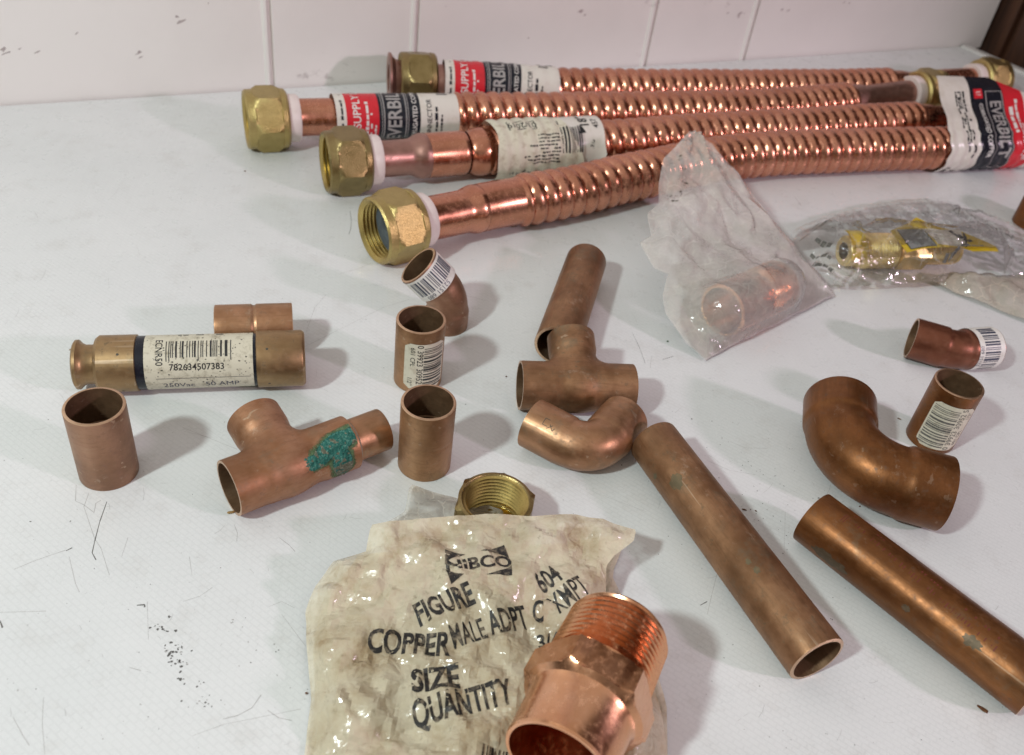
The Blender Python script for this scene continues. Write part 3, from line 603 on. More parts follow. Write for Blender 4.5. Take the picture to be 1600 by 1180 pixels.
I.micro(.0486, .062, .030, .0034, 3, R, 91, .85); I.micro(.0530, .058, .040, .0026, 3, R, 92, .85); I.text('SUPPLY LINE', .0566, .0270, .0044, 3, R, bold=.012)
I.onto(mb, flag, .0018, .0016, .00012); o = mb.build('label_flag', ['paper_white', 'band_black', 'ink_red', 'ink_white', 'ink_silver'], TA, sharp=60)

# the half peeled label
f = fB(.0148, .55, sB['lab0']+.001, .0005, (.0012, .0008)); mb = MB(); n = 46
def peel_u1(v): return .0345+.0175*np.clip((.020-v)/.040, 0, 1)
U = np.zeros((24, n)); V = np.zeros((24, n))
for j, v in enumerate(np.linspace(-.0255, .030, n)): U[:, j] = np.linspace(.0006*math.sin(v*260), peel_u1(v), 24); V[:, j] = v
mb.grid(f(U.ravel(), V.ravel(), 0.0).reshape(24, n, 3), mi=0)
I = Ink(); R = math.pi
I.frame(.0075, .0085, .0225, .0145, .0004, 1); I.text('03/2019', .0150, .0115, .0048, 1, R, bold=.01)
for k, (vv, a, l) in enumerate(((.0052, .0335, .0115), (.0035, .0335, .0115), (.0018, .0335, .0115), (.0001, .0335, .017), (-.0016, .0335, .0115), (-.0034, .0335, .010), (-.0051, .0335, .020), (-.0068, .0335, .018), (-.0085, .0335, .015))): I.micro(a, vv, l, .0012, 1, R, 60+k, .9)
I.barcode(.0350, -.0050, .0460, .0085, 1, 5, 'u', 33); I.micro(.0045, -.0160, .044, .0034, 3, 0.0, 31, .75); I.rect(.0345, .0105, .0352, .0135, 1)
I.onto(mb, f, .004, .0012, .0001); 
f2 = fB(.0141, .55, sB['lab0']+.001, 0.0, (.0004, .0006)); U = np.zeros((18, 30)); V = np.zeros((18, 30))
for j, v in enumerate(np.linspace(-.016, .026, 30)):
    lo = peel_u1(v)-.002; hi = .0600+.006*max(0, (-.002-v)/.014) if v > -.008 else .0630-.010*(-.008-v)/.008; U[:, j] = np.linspace(lo, max(hi, lo+.001), 18); V[:, j] = v
W_ = f2(U.ravel(), V.ravel(), 0.0).reshape(18, 30, 3)
lift = np.clip((U-.050)/.012, 0, 1)**2*np.clip((.008-V)/.02, 0, 1)*.006; W_[:, :, 2] += lift*.3; W_ -= lift[:, :, None]*np.array([0.3, .8, 0])
mb.grid(W_, mi=2)
I = Ink(); I.text('18"', .0500, .0120, .0070, 1, math.pi/2, bold=.02); I.text('457', .0560, .0100, .0044, 1, math.pi/2, bold=.01)
I.text('3/4', .0530, -.0015, .0034, 1, 1.1, bold=.01); I.micro(.0545, -.006, .007, .0016, 1, 1.1, 77); I.poly([(.0455, .004), (.0495, .0045), (.0475, .009)], 1)
I.onto(mb, f2, .003, .0012, .00015); mb.build('peeling_label', ['paper_cream', 'ink_black', 'paper_white', 'ink_grey'], TB, sharp=60)

# ------------------------------------------------------------------ loose copper fittings
def open_pipe(L, r, t=.0009, z=0.0, groove=None, seg=72, inner_stop=None):
    """open length of tube along local X: outer faces slot 0, bore slot 1"""
    pf = [(0, r-t), (0.0, r-t*.5), (.0002, r-.00005)]
    pf += [(x, r) for x in np.linspace(.0004, L*.46, 5)]
    if groove: pf += [(L*.5-.0009, r), (L*.5-.0003, r-groove), (L*.5+.0003, r-groove), (L*.5+.0009, r)]
    pf += [(x, r) for x in np.linspace(L*.54, L-.0004, 5)]
    k0 = len(pf)+2
    pf += [(L-.0002, r-.00005), (L, r-t*.5), (L, r-t), (L*.75, r-t)]
    if inner_stop: pf += [(L*.53, r-t), (L*.52, r-t-inner_stop), (L*.48, r-t-inner_stop), (L*.47, r-t)]
    pf += [(L*.25, r-t)]
    mb = lathe(pf, seg, axis_z=z, closed=True); n_ = len(pf); ln = lambda i: 2 if (i <= 1 or k0-2 <= i <= k0-1 or False) else 1 if i >= k0 else 0
    mb.m = [ln(i//seg) for i in range(len(mb.f))]; return mb
def stand(mb):
    """turn a lathe about X into one about Z"""
    mb.v = [np.stack([v[:, 1], v[:, 2], v[:, 0]], 1) for v in mb.v]; return mb
RC, LC = 8.65*mm, 26.9*mm
def coupling(label, x, y, mat, turn=0.0, tilt=None):
    p = at(x, y); return thing('copper_coupling', label, 'pipe coupling', (p[0], p[1], 0), (math.cos(turn), math.sin(turn), 0), group='half inch copper couplings')
camera_side = lambda T: math.atan2(-T.matrix_world.translation[1], -T.matrix_world.translation[0])

def standing(label, px, mat, seam=0.0, r=RC, L=LC):
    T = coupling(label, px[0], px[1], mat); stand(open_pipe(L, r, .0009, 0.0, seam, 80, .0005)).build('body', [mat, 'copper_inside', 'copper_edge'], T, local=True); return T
# ground centres from the calibrated fit
def gp(x, y): q = pr(np.array([x, y, 0])); return (float(q[0]), float(q[1]))
k_ = .212
c_plain = standing('plain unlabelled copper coupling standing directly in front of the barcoded one', gp(-.11524*k_, .99640*k_), 'copper_dull', .00012)
c_601 = standing('standing copper coupling with a cream barcode label, just behind the plain coupling', gp(-.16089*k_, 1.19636*k_), 'copper_dull')
c_left = standing('plain copper coupling standing alone at far left in front of the fuse', gp(-.55976*k_, .88596*k_), 'copper_pink_dull')
c_right = standing('dark brown copper coupling standing behind the big elbow with a worn barcode label', gp(.74247*k_, 1.24122*k_), 'copper_brown')

def coupling_label(T, dirty, mid, flip):
    mb = MB(); f = on_can(RC+.00012, mid, 0.0); hw = .0079
    patch(mb, f, -hw, .0022, hw, .0222, 26, 14, 0, 0.0, .0022)
    I = Ink(); R = -math.pi/2 if not flip else math.pi/2; s = 1 if not flip else -1
    I.barcode(-.0008 if not flip else -.0072, .0032, .0072 if not flip else .0020, .0205, 1, 41, 'v', 62)
    uu = -.0022 if not flip else .0036
    I.text('0 39923 30952 5', uu, .0122, .0030, 1, R, bold=.005, width=.95)
    if flip: I.text('601 CPL', .0060, .0082, .0021, 1, R); I.text('1/2"', .0062, .0185, .0022, 1, R)
    else: I.text('601 CPL', -.0048, .0165, .0024, 1, R); I.text('1/2"', -.0056, .0056, .0024, 1, R)
    I.onto(mb, f, .0008, None, .00005); mb.build('barcode_label', [dirty, 'ink_black' if flip is False else 'ink_grey'], T, local=True, sharp=60)
coupling_label(c_601, 'paper_cream', camera_side(c_601)+.30, False)
coupling_label(c_right, 'paper_cream', camera_side(c_right)+.40, True)

T, L = lying('copper_coupling', 'copper coupling lying on its side behind the fuse, with a rolled ring round its middle', 'pipe coupling', (337, 514), (458, 510), RC, group='half inch copper couplings')
open_pipe(L, RC, .0009, RC, .00045).build('body', ['copper_warm', 'copper_inside', 'copper_edge'], T, local=True)

# cartridge fuse
RFU = 9.9*mm
T, L = lying('cartridge_fuse', 'long cartridge fuse with bronze end caps and a dirty cream printed body', 'fuse', (118, 570), (477, 559), RFU)
k = L/.076
lathe([(0, .0050), (0, .0076), (.0005, .0083), (.0014, .0083), (.0024, .0072), (.0036, .0066), (.0064, .0066), (.0068, .0070), (.0070, .0088), (.0080, .0096), (.0196, .0096), (.0198, .0093), (.0198, .005)], 72, axis_z=RFU, closed=True).build('end_cap', 'fuse_bronze', T, local=True)
lathe([(L-.0162, .005), (L-.0162, .0095), (L-.0160, .0098), (L-.0012, .0098), (L-.0003, .0092), (L, .0083), (L, .002)], 72, axis_z=RFU, closed=True).build('end_cap', 'fuse_bronze', T, local=True)
mb = lathe([(.0190, .0091), (L-.0155, .0091)], 72, axis_z=RFU); mb.build('fuse_tube', 'band_black', T, local=True)
f = on_cyl(.0092, .68, RFU); mb = MB(); u0, u1 = .0226, L-.0172; patch(mb, f, u0, -.026, u1, .026, 30, 60, 0)
I = Ink(); uc = (u0+u1)/2; wl = u1-u0
I.text('782634507383', u0+.48*wl, -.0021, .0031, 1, 0, bold=.012, width=.95)
I.barcode(u0+.20*wl, .0012, u0+.80*wl, .0075, 1, 77, 'u', 70, .0012)
I.text('ECNR50', u0+.135*wl, .0035, .0032, 1, -math.pi/2, bold=.008, width=.85)
I.micro(u0+.30*wl, .0113, wl*.42, .0014, 1, 0, 4, .8)
I.rect(u0+.10*wl, -.0062, u1-.001, -.0060, 3); I.text('250Vac', u0+.30*wl, -.0096, .0034, 2, 0); I.text('50 AMP', u0+.70*wl, -.0094, .0034, 2, 0)
fr_ = random.Random(8)
for _ in range(170):                                             # grime flecks
    a, c, r_ = fr_.uniform(u0, u1), fr_.gauss(-.002, .007), fr_.uniform(.0001, .00038); n = 6
    I.poly([(a+r_*fr_.uniform(.4, 1.2)*math.cos(q), c+r_*fr_.uniform(.4, 1)*math.sin(q)) for q in np.linspace(0, 6.28, n, endpoint=False)], 4 if fr_.random() < .6 else 3)
I.onto(mb, f, None, .0010, .00005); mb.build('paper_sleeve', ['paper_fuse', 'ink_black', 'ink_navy', 'ink_grey', 'tarnish_dark'], T, local=True, sharp=60)
for x, th in ((.0148, .98), (.0150, -.62), (L-.0125, 1.02), (L-.0122, -.36)):   # punch marks in the caps
    fc = on_cyl(.00965 if x < .03 else .00985, th, RFU); q = np.linspace(0, 6.28, 9, endpoint=False); mb = MB(); mb.add(fc(x+.00045*np.cos(q), .00042*np.sin(q), 0), [tuple(range(9))]); mb.build('punch_mark', 'tarnish_dark', T, local=True)

# elbows
def wall_sweep(pts, rad, t=.0009, seg=64, ref=(0, 0, 1)):
    o_ = sweep(pts, rad, seg, ref); i_ = sweep(pts, np.asarray(rad)-t, seg, ref)[::-1]; mb = MB(); mb.grid(np.concatenate([o_, i_]), True, True)
    n = len(pts); mb.m = [1 if n <= i//seg < 2*n-1 else 2 if i//seg in (n-1, 2*n-1) else 0 for i in range(len(mb.f))]; return mb
def bend_path(e1, k, e2, R, n1=16, na=40):
    """end, corner, end -> straight legs joined by an arc of radius R; also the arc's span in arclength"""
    e1, k, e2 = (np.asarray(p, float) for p in (e1, k, e2)); a = unit(e1-k); c = unit(e2-k); ang = math.acos(np.clip(a@c, -1, 1)); d = R/math.tan(ang/2)
    ctr = k+unit(a+c)*R/math.sin(ang/2); p0 = k+a*d; p1 = k+c*d; arc = []
    v0 = unit(p0-ctr); v1 = unit(p1-ctr); sw = math.acos(np.clip(v0@v1, -1, 1))
    for t in np.linspace(0, 1, na): arc.append(ctr+R*(v0*math.sin((1-t)*sw)+v1*math.sin(t*sw))/math.sin(sw))
    P = np.vstack([[e1+(p0-e1)*t for t in np.linspace(0, 1, n1, endpoint=False)], arc, [p1+(e2-p1)*t for t in np.linspace(0, 1, n1+1)[1:]]])
    s = np.r_[0, np.cumsum(np.linalg.norm(np.diff(P, axis=0), axis=1))]; s0 = np.linalg.norm(p0-e1); return P, s, s0, s0+R*sw
def elbow_rad(s, s0, s1, r, step, w=.0016):
    g = lambda x, a: 1/(1+np.exp(-np.clip((x-a)/w*4, -40, 40)))
    return r-step*(g(s, s0)-g(s, s1))
def right_angle(e1, e2, z, side):
    a, c = at(*e1, z), at(*e2, z); d = c-a; n = np.array([-d[1], d[0], 0])/2; return a, (a+c)/2+n*side, c
def elbow90(label, e1, e2, r, R, mat, side, step, zz=None, tag_='copper_elbow'):
    z = zz or r; a, k, c = right_angle(e1, e2, z, side); T = thing(tag_, label, 'pipe elbow', (k[0], k[1], 0), a-k)
    P, s, s0, s1 = bend_path(a, k, c, R); wall_sweep(P, elbow_rad(s, s0, s1, r, step)).build('body', [mat, 'copper_inside', 'copper_edge'], T, sharp=50); return T, P
elbow90('large brown right-angle copper elbow in front of the dark standing coupling', (1312, 632), (1474, 771), 12.6*mm, 20*mm, 'copper_brown', -1, .0008)
T, P = elbow90('shiny copper elbow with a stamped mark, curled against the front of the tee', (831, 661), (976, 653), 8.7*mm, 9.6*mm, 'copper_warm', -1, .0004)
# stamped mark on its left leg
ax = unit(P[12]-P[0]); up = np.array([0, 0, 1.0]); sd = np.cross(ax, up); c0 = P[9]; mb = MB(); I = Ink()
for pl in (((-1.5, 2.2), (-1.5, -.2), (.4, -.2)), ((-1.5, 2.2), (.2, 2.2)), ((.4, -.9), (2.0, .9)), ((.9, .9), (2.6, -.9)), ((2.6, -.9), (3.0, .3))):
    for a, c in zip(pl[:-1], pl[1:]):
        a, c = np.array(a)*mm, np.array(c)*mm; n = np.array([-(c-a)[1], (c-a)[0]]); n = n/np.linalg.norm(n)*.00011; I.poly([a-n, c-n, c+n, a+n], 0)
def on_leg(u, v, off):
    th = .95+np.asarray(v)/.0087; R = .0087+off; return c0+ax*np.asarray(u)[:, None]+sd*(R*np.cos(th))[:, None]*(1 if sd[1] < 0 else -1)+up*(R*np.sin(th))[:, None]
I.onto(mb, on_leg, .001, .0008, .00004); mb.build('stamped_mark', 'tarnish_dark', T)

def elbow45(T, P, s, s0, s1, mat, lab, th_mid, span, lab0, lab1, num, ref, paper, inkm, seed):
    R0 = 8.5*mm; rad = elbow_rad(s, s0-.0005, s1+.0005, R0, .0006); bump = .0004*np.exp(-((s-s0)/.0009)**2)+.0003*np.exp(-((s-s1)/.0009)**2)
    wall_sweep(P, rad+bump, ref=ref).build('body', [mat, 'copper_inside', 'copper_edge'], T, sharp=50)
    Tn = np.gradient(P, axis=0); Tn /= np.linalg.norm(Tn, axis=1)[:, None]; A = np.cross(Tn, ref); A /= np.linalg.norm(A, axis=1)[:, None]; B = np.cross(A, Tn); r = R0+.00012
    def f(u, v, off):
        q = np.asarray(u); th = th_mid+np.asarray(v)/r; I3 = lambda X: np.stack([np.interp(q, s, X[:, k]) for k in range(3)], 1)
        return I3(P)+I3(A)*((r+off)*np.cos(th))[:, None]+I3(B)*((r+off)*np.sin(th))[:, None]
    mb = MB(); patch(mb, f, lab0, -span, lab1, span, 12, 50, 0); return mb, f
# the upright one: lower leg stands, upper leg leans to the left
b0 = at(697, 506); best = None
for zk in np.arange(.013, .026, .0005):                          # bend height and heading that put the mouth where it is seen
    for ph in np.arange(-2.6, -.2, .05):
        d_ = np.array([math.cos(ph-1.0)*.707, math.sin(ph-1.0)*.707, .707])
        q_ = pr(np.array([b0[0], b0[1], zk])+d_*.0175); er = np.hypot(*(q_-np.array([652, 414])))
        if best is None or er < best[0]: best = (er, zk, d_)
zk, d = best[1], best[2]; k = np.array([b0[0], b0[1], zk]); e = k+d*17.5*mm
T = thing('bent_elbow', 'upright bent copper elbow with a white barcode band round its tilted mouth', 'pipe elbow', (b0[0], b0[1], 0), group='45 degree copper elbows')
P, s, s0, s1 = bend_path(np.array([b0[0], b0[1], 0]), k, e, 16*mm); ref = np.cross(d, [0, 0, 1]); ref = unit(np.cross(ref, d)); ref = np.array([.4, .92, .0])
Lp = s[-1]; tocam = unit(CAMP-e)
def mid_angle(P, s, ref, q):
    Tn = np.gradient(P, axis=0); Tn /= np.linalg.norm(Tn, axis=1)[:, None]; i = int(np.argmin(abs(s-q))); A = unit(np.cross(Tn[i], ref)); B = np.cross(A, Tn[i]); v = unit(CAMP-P[i]); return math.atan2(v@B, v@A)
tm = mid_angle(P, s, ref, Lp-.006)
mb, f = elbow45(T, P, s, s0, s1, 'copper_pink_dull', None, tm, .0185, Lp-.0112, Lp-.0006, '', ref, 0, 0, 1)
I = Ink(); I.barcode(Lp-.0086, -.0100, Lp-.0016, .0095, 1, 19, 'v', 66); I.text('52151 680', Lp-.0099, .0015, .0026, 1, math.pi/2, width=1.0)
I.onto(mb, f, None, .0009, .00005); mb.build('barcode_label', ['paper_barcode', 'ink_navy'], T, sharp=60)
# the lying one
a, k, c = at(1424, 528, 8.6*mm), at(1497, 549, 8.6*mm), at(1572, 557, 8.6*mm)
u = unit(k-a); k = a+u*17*mm; nrm = np.array([-u[1], u[0], 0]); c = k+unit(u*math.cos(.60)+nrm*math.sin(.60))*18*mm
T = thing('bent_elbow', 'red brown bent elbow lying down, its right end wrapped in a barcode label', 'pipe elbow', (k[0], k[1], 0), u, group='45 degree copper elbows')
P, s, s0, s1 = bend_path(a, k, c, 14*mm); ref = np.array([0, 0, 1.0]); Lp = s[-1]; tm = mid_angle(P, s, ref, Lp-.008)
mb, f = elbow45(T, P, s, s0, s1, 'copper_red_brown', None, tm, .0235, Lp-.0125, Lp-.0003, '', ref, 0, 0, 1)
I = Ink(); I.barcode(Lp-.0100, -.0115, Lp-.0026, .0100, 1, 23, 'v', 60); I.text('52151 680', Lp-.0114, -.004, .0022, 1, math.pi/2)
I.onto(mb, f, None, .0009, .00005); mb.build('barcode_label', ['paper_barcode', 'ink_navy'], T, sharp=60)

# tees: smooth union of two tubes, cut open at its ends
def surfnet(F, lo, hi, h):
    ax = [np.arange(lo[i], hi[i]+h, h) for i in range(3)]; G = np.stack(np.meshgrid(*ax, indexing='ij'), -1); D_ = F(G); S_ = D_ < 0
    n = D_.shape; acc = np.zeros(tuple(k-1 for k in n)+(3,)); cnt = np.zeros(tuple(k-1 for k in n))
    cor = [(i, j, k) for i in (0, 1) for j in (0, 1) for k in (0, 1)]; sl = lambda c: tuple(slice(c[i], n[i]-1+c[i]) for i in range(3))
    for c in cor:
        for a in range(3):
            if c[a]: continue
            e = list(c); e[a] = 1; d0, d1 = D_[sl(c)], D_[sl(e)]; x = (d0 < 0) != (d1 < 0); t = np.where(x, d0/np.where(x, d0-d1, 1), 0)
            p = G[sl(c)].copy(); p[..., a] += t*h; acc += p*x[..., None]; cnt += x
    act = cnt > 0; idx = -np.ones(act.shape, int); idx[act] = np.arange(act.sum()); V = acc[act]/cnt[act][:, None]; Fq = []
    for a in range(3):
        b, c = (a+1) % 3, (a+2) % 3; s0 = [slice(1, k-1) for k in n]; s0[a] = slice(0, n[a]-1); s1 = list(s0); s1[a] = slice(1, n[a])
        x0, x1 = S_[tuple(s0)], S_[tuple(s1)]; I_ = np.argwhere(x0 != x1)
        for q in I_:
            g = q.copy(); g[b] += 1; g[c] += 1; p = [g.copy() for _ in range(4)]; p[1][b] -= 1; p[2][b] -= 1; p[2][c] -= 1; p[3][c] -= 1
            ids = [idx[tuple(k)] for k in p]
            if min(ids) >= 0: Fq.append(ids if x0[tuple(q)] else ids[::-1])
    return V, Fq
def tee_mb(L, r, bdir, blen, bx, t=.0009, fil=.005, sock=.0005):
    bdir = unit(bdir); O = np.array([bx, 0, r])
    def F(p):
        q = p-O; x = p[..., 0]-L/2; rr = r-sock*(1-np.clip((np.abs(x)-.006)/.003, 0, 1)); d1 = np.hypot(q[..., 1], q[..., 2])-rr
        tt = np.maximum(q@bdir, 0); d2 = np.linalg.norm(q-tt[..., None]*bdir, axis=-1)-(r-sock*(1-np.clip((tt-.012)/.003, 0, 1)))
        hh = np.maximum(fil-np.abs(d1-d2), 0)/fil; return np.minimum(d1, d2)-hh*hh*fil*.25
    e = O+bdir*(blen+.003); lo = np.minimum([-.003, -r-.002, -.002], e-r-.002); hi = np.maximum([L+.003, r+.002, 2*r+.002], e+r+.002)
    V, Fq = surfnet(F, lo, hi, .0007)
    def grad(p): h = 1e-5; return np.stack([(F(p+np.eye(3)[k]*h)-F(p-np.eye(3)[k]*h))/(2*h) for k in range(3)], -1)
    for _ in range(3): V = V-F(V)[:, None]*grad(V)
    bm = bmesh.new(); vs = [bm.verts.new(v) for v in V]
    for q in Fq:
        try: bm.faces.new([vs[i] for i in q])
        except ValueError: pass
    for co, no in (((0, 0, 0), (-1, 0, 0)), ((L, 0, 0), (1, 0, 0)), (tuple(O+bdir*blen), tuple(bdir))):
        bmesh.ops.bisect_plane(bm, geom=bm.verts[:]+bm.edges[:]+bm.faces[:], dist=1e-6, plane_co=co, plane_no=no, clear_outer=True)
    bm.verts.ensure_lookup_table(); bm.verts.index_update(); V = np.array([v.co[:] for v in bm.verts]); g = grad(V); g /= np.linalg.norm(g, axis=1)[:, None]; n = len(V)
    for co, no in (((0, 0, 0), (-1, 0, 0)), ((L, 0, 0), (1, 0, 0)), (tuple(O+bdir*blen), tuple(bdir))):   # keep the rims in their planes
        no = np.array(no); m_ = np.abs((V-np.array(co))@no) < 2e-6; g[m_] -= (g[m_]@no)[:, None]*no
    Fo = [[v.index for v in fc.verts] for fc in bm.faces]; Fi = [[i+n for i in q[::-1]] for q in Fo]; Fr = []
    for ed_ in bm.edges:
        if ed_.is_boundary: a, c = (v.index for v in ed_.verts); Fr.append((a, c, c+n, a+n))
    bm.free(); mb = MB(); mb.add(np.vstack([V, V-g*t]), Fo+Fi+Fr, [0]*len(Fo)+[1]*len(Fi)+[2]*len(Fr)); return mb

T, L = lying('copper_tee', 'copper tee stained green with verdigris, a short pipe stub left in one end', 'pipe tee', (358, 763), (545, 691), 8.8*mm, group='copper tees')
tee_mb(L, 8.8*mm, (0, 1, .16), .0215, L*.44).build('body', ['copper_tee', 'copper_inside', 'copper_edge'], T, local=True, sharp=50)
mb = open_pipe(.030, 7.0*mm, .0009, 8.8*mm); mb.v = [v+np.array([L-.0175, 0, 0]) for v in mb.v]; mb.build('pipe_stub', ['copper_warm', 'copper_inside', 'copper_edge'], T, local=True)
lathe([(L-.0002, .0070), (L+.0003, .0079), (L+.0008, .0074), (L+.0012, .0070)], 64, axis_z=8.8*mm).build('solder_seam', 'solder_grey', T, local=True)
def crust(name, mats, region, r, z, u0, u1, t0, t1, amp, seed, nu=150, nv=130, lift=.00008, solid=2.2):
    """rough corrosion on the tube's skin, only where region(u, th) holds"""
    mb = MB(); V = []; ok = []; cr = random.Random(seed)
    for i in range(nu):
        for j in range(nv):
            u, th = u0+(u1-u0)*i/(nu-1), t0+(t1-t0)*j/(nv-1); n1 = mnoise.noise((u*260+seed, th*2.3, seed)); n2 = mnoise.noise((u*1500, th*13, seed+5)); n3 = mnoise.noise((u*3600, th*32, seed+9))
            g = solid*region(u, th)+.42*n1+.25*n2+.10*n3; ok.append(g); R = r+lift+max(0, min(1, g*3))*amp*(.5+.6*n2+.6*n3+.3*n1); V.append((u, -R*math.cos(th), z+R*math.sin(th)))
    F = []; M = []
    for i in range(nu-1):
        for j in range(nv-1):
            q = (i*nv+j, (i+1)*nv+j, (i+1)*nv+j+1, i*nv+j+1)
            if min(ok[k] for k in q) > 0: F.append(q); u, th = u0+(u1-u0)*i/(nu-1), t0+(t1-t0)*j/(nv-1); M.append(1 if mnoise.noise((u*700, th*6, 3.3))+(.7 if th < .15 else -.35)*(.6 if len(mats) > 1 else 0) > .12 and len(mats) > 1 else 0)
    used = sorted({k for f_ in F for k in f_}); rm = {k: i for i, k in enumerate(used)}
    mb.add([V[k] for k in used], [[rm[k] for k in f_] for f_ in F], M); o = mb.build(name, mats, T, local=True, sharp=None)
    at_ = o.data.attributes.new('amount', 'FLOAT', 'POINT'); at_.data.foreach_set('value', [max(0.0, min(1.0, ok[k])) for k in used]); return o
def reg(u, th):
    x = u/L; a = 1-((x-.82)/.21)**2-((th-.85-.9*(x-.75))/.42)**2; c = 1-((x-.83)/.09)**2-((th-.20)/.72)**2; d_ = 1-((x-.60)/.15)**2-((th-.60)/.28)**2
    return max(a, c, d_)
crust('verdigris_halo', ['verdigris_halo'], lambda u, th: reg(u, th)+.80, 8.8*mm, 8.8*mm, L*.34, L*.985, -.8, 1.9, .00004, 8, 150, 130, .00003, .9)
crust('verdigris_patch', ['verdigris', 'verdigris_crust'], reg, 8.8*mm, 8.8*mm, L*.40, L*.985, -.7, 1.8, .00045, 3)

T, L = lying('copper_tee', 'plain dull copper tee whose branch points back at a loose pipe end', 'pipe tee', (812, 602), (987, 607), 8.8*mm, group='copper tees')
tee_mb(L, 8.8*mm, (0, 1, .30), .0215, L*.50).build('body', ['copper_tube', 'copper_inside', 'copper_edge'], T, local=True, sharp=50)

# loose tubes
def tube(label, a, b, r, mat, extend=0.0, seam=False):
    T, L = lying('copper_tube', label, 'pipe', a, b, r, group='loose lengths of copper tube'); L += extend
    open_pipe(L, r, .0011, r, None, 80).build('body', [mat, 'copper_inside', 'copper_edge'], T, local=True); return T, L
tube('short brown copper tube lying behind the dull tee and pointing away from it', (870, 541), (916, 408), 8.7*mm, 'copper_tube')
T, L = tube('long copper tube whose open near end points at the front, touching the shiny elbow', (1021, 689), (1277, 1031), 8.6*mm, 'copper_tube')
def stain(name, mat, r, z, spots, seed):
    sr = random.Random(seed)
    for u, v, a, c, ring in spots:
        mb = MB(); I = Ink()
        n = 22; rr = [1+.28*sr.uniform(-1, 1) for _ in range(n)]; q = np.linspace(0, 6.283, n, endpoint=False)
        out = [(u+a*rr[i]*math.cos(q[i]), v+c*rr[i]*math.sin(q[i])) for i in range(n)]
        if ring:
            inn = [(u+a*rr[i]*.80*math.cos(q[i]), v+c*rr[i]*.80*math.sin(q[i])) for i in range(n)]
            for i in range(n): j = (i+1) % n; I.poly([out[i], out[j], inn[j], inn[i]], 0)
        else:
            for i in range(n): j = (i+1) % n; I.poly([out[i], out[j], (u, v)], 0)
        I.onto(mb, on_cyl(r, .7, z), .0015, .0012, .00003); mb.build(name, mat, T, local=True, sharp=60)
plain('tarnish_green', (0.17, 0.135, 0.08), 0.5, 0.4, (0.27, 0.175, 0.095), 500, 2, 0, 0.6)
plain('tarnish_brown', (0.105, 0.075, 0.045), 0.5, 0.4, (0.20, 0.13, 0.08), 500, 2, 0, 0.5)
stain('tarnish_stain', 'tarnish_green', 8.6*mm, 8.6*mm, [(.0235, .000, .0032, .0021, False), (.0155, -.0052, .0008, .0012, False), (.0625, .0035, .0012, .0010, False), (.0590, .0030, .0009, .0008, False)], 4)
T, L = tube('copper tube running out of the picture at lower right, with faded red print along it', (1268, 807), (1600, 1062), 9.0*mm, 'copper_brown', .004)
stain('tarnish_stain', 'tarnish_brown', 9.0*mm, 9.0*mm, [(.0125, -.0078, .0050, .0022, False), (.0165, -.0075, .003, .0016, False), (.0565, .000, .0030, .0016, False), (.0385, -.004, .0012, .001, False)], 6)
I = Ink(); pr_ = random.Random(2)
for i, u in enumerate(np.arange(.010, .062, .00105)):
    if pr_.random() < .8: v = .0075-.0052*(u-.010)/.052; h = pr_.choice((.0007, .0012, .0018)); I.rect(u, v-h/2, u+pr_.uniform(.00015, .0004), v+h/2, 0)
    if pr_.random() < .35: I.rect(u, .0102-.0052*(u-.010)/.052, u+.0005, .0110-.0052*(u-.010)/.052, 0)
for u in (.0092, .0100): I.rect(u, .0050, u+.00025, .0085, 0)
mb = MB(); I.onto(mb, on_cyl(9.0*mm, .7, 9.0*mm), None, .001, .00004); mb.build('red_print', 'ink_darkred', T, local=True, sharp=60)

# hex bushing standing on its end, thread inside
p = at(775, 780, .0125); T = thing('hex_bushing', 'brass hex bushing with a threaded bore behind the printed bag', 'pipe fitting', (p[0], p[1], 0), (math.cos(.42), math.sin(.42), 0))
pf = [(0, .0085), (0, .0113), (.0006, .0129, .0112), (.0113, .0128, .0112), (.0123, .0114), (.0125, .0104), (.0121, .0100)]
nb = 16
for i in range(nb): pf.append((.0118-i*.00066, .0092+(.0011 if i % 2 else 0)-i*.00006))
pf += [(.0014, .0080), (.0010, .0078), (.0010, .0002)]
mb = stand(lathe(pf, 96, closed=True)); mb.m = [1 if i//96 >= 6 else 0 for i in range(len(mb.f))]; mb.build('hex_body', ['brass_dark', 'brass_bore'], T, local=True)

# threaded male adapter on the printed bag
pt, pb = at(968, 985, 19*mm), at(884, 1160, 20.5*mm); d = pb-pt
T = thing('male_adapter', 'shiny copper male adapter with threads and a hex collar lying on the printed bag', 'pipe fitting', (pt[0], pt[1], .0045), d)
z = 14.5*mm; Ld = .0420
pf = [(0, .0112), (0, .0122), (.0008, .0127)]
for i in range(19): pf.append((.0016+i*.00083, (.0134 if i % 2 else .0119)+i*.000015))
k0 = len(pf); pf += [(.0176, .0124), (.0180, .0142)]
pf += [(.0182, .0150, .0141, math.pi/24), (.0188, .0163, .0141, math.pi/24), (.0256, .0163, .0141, math.pi/24), (.0262, .0156, .0141, math.pi/24), (.0267, .0150), (.0278, .0136), (.0292, .0130)]
pf += [(Ld-.0006, .0128), (Ld, .0125), (Ld, .0117)]; k1 = len(pf); pf += [(.032, .0117), (.028, .0108), (.012, .0108)]
mb = lathe(pf, 96, axis_z=z, closed=True); mb.m = [1 if i//96 >= k1-1 else 0 for i in range(len(mb.f))]; mb.build('body', ['copper_new', 'copper_red_bore'], T, local=True, sharp=24)

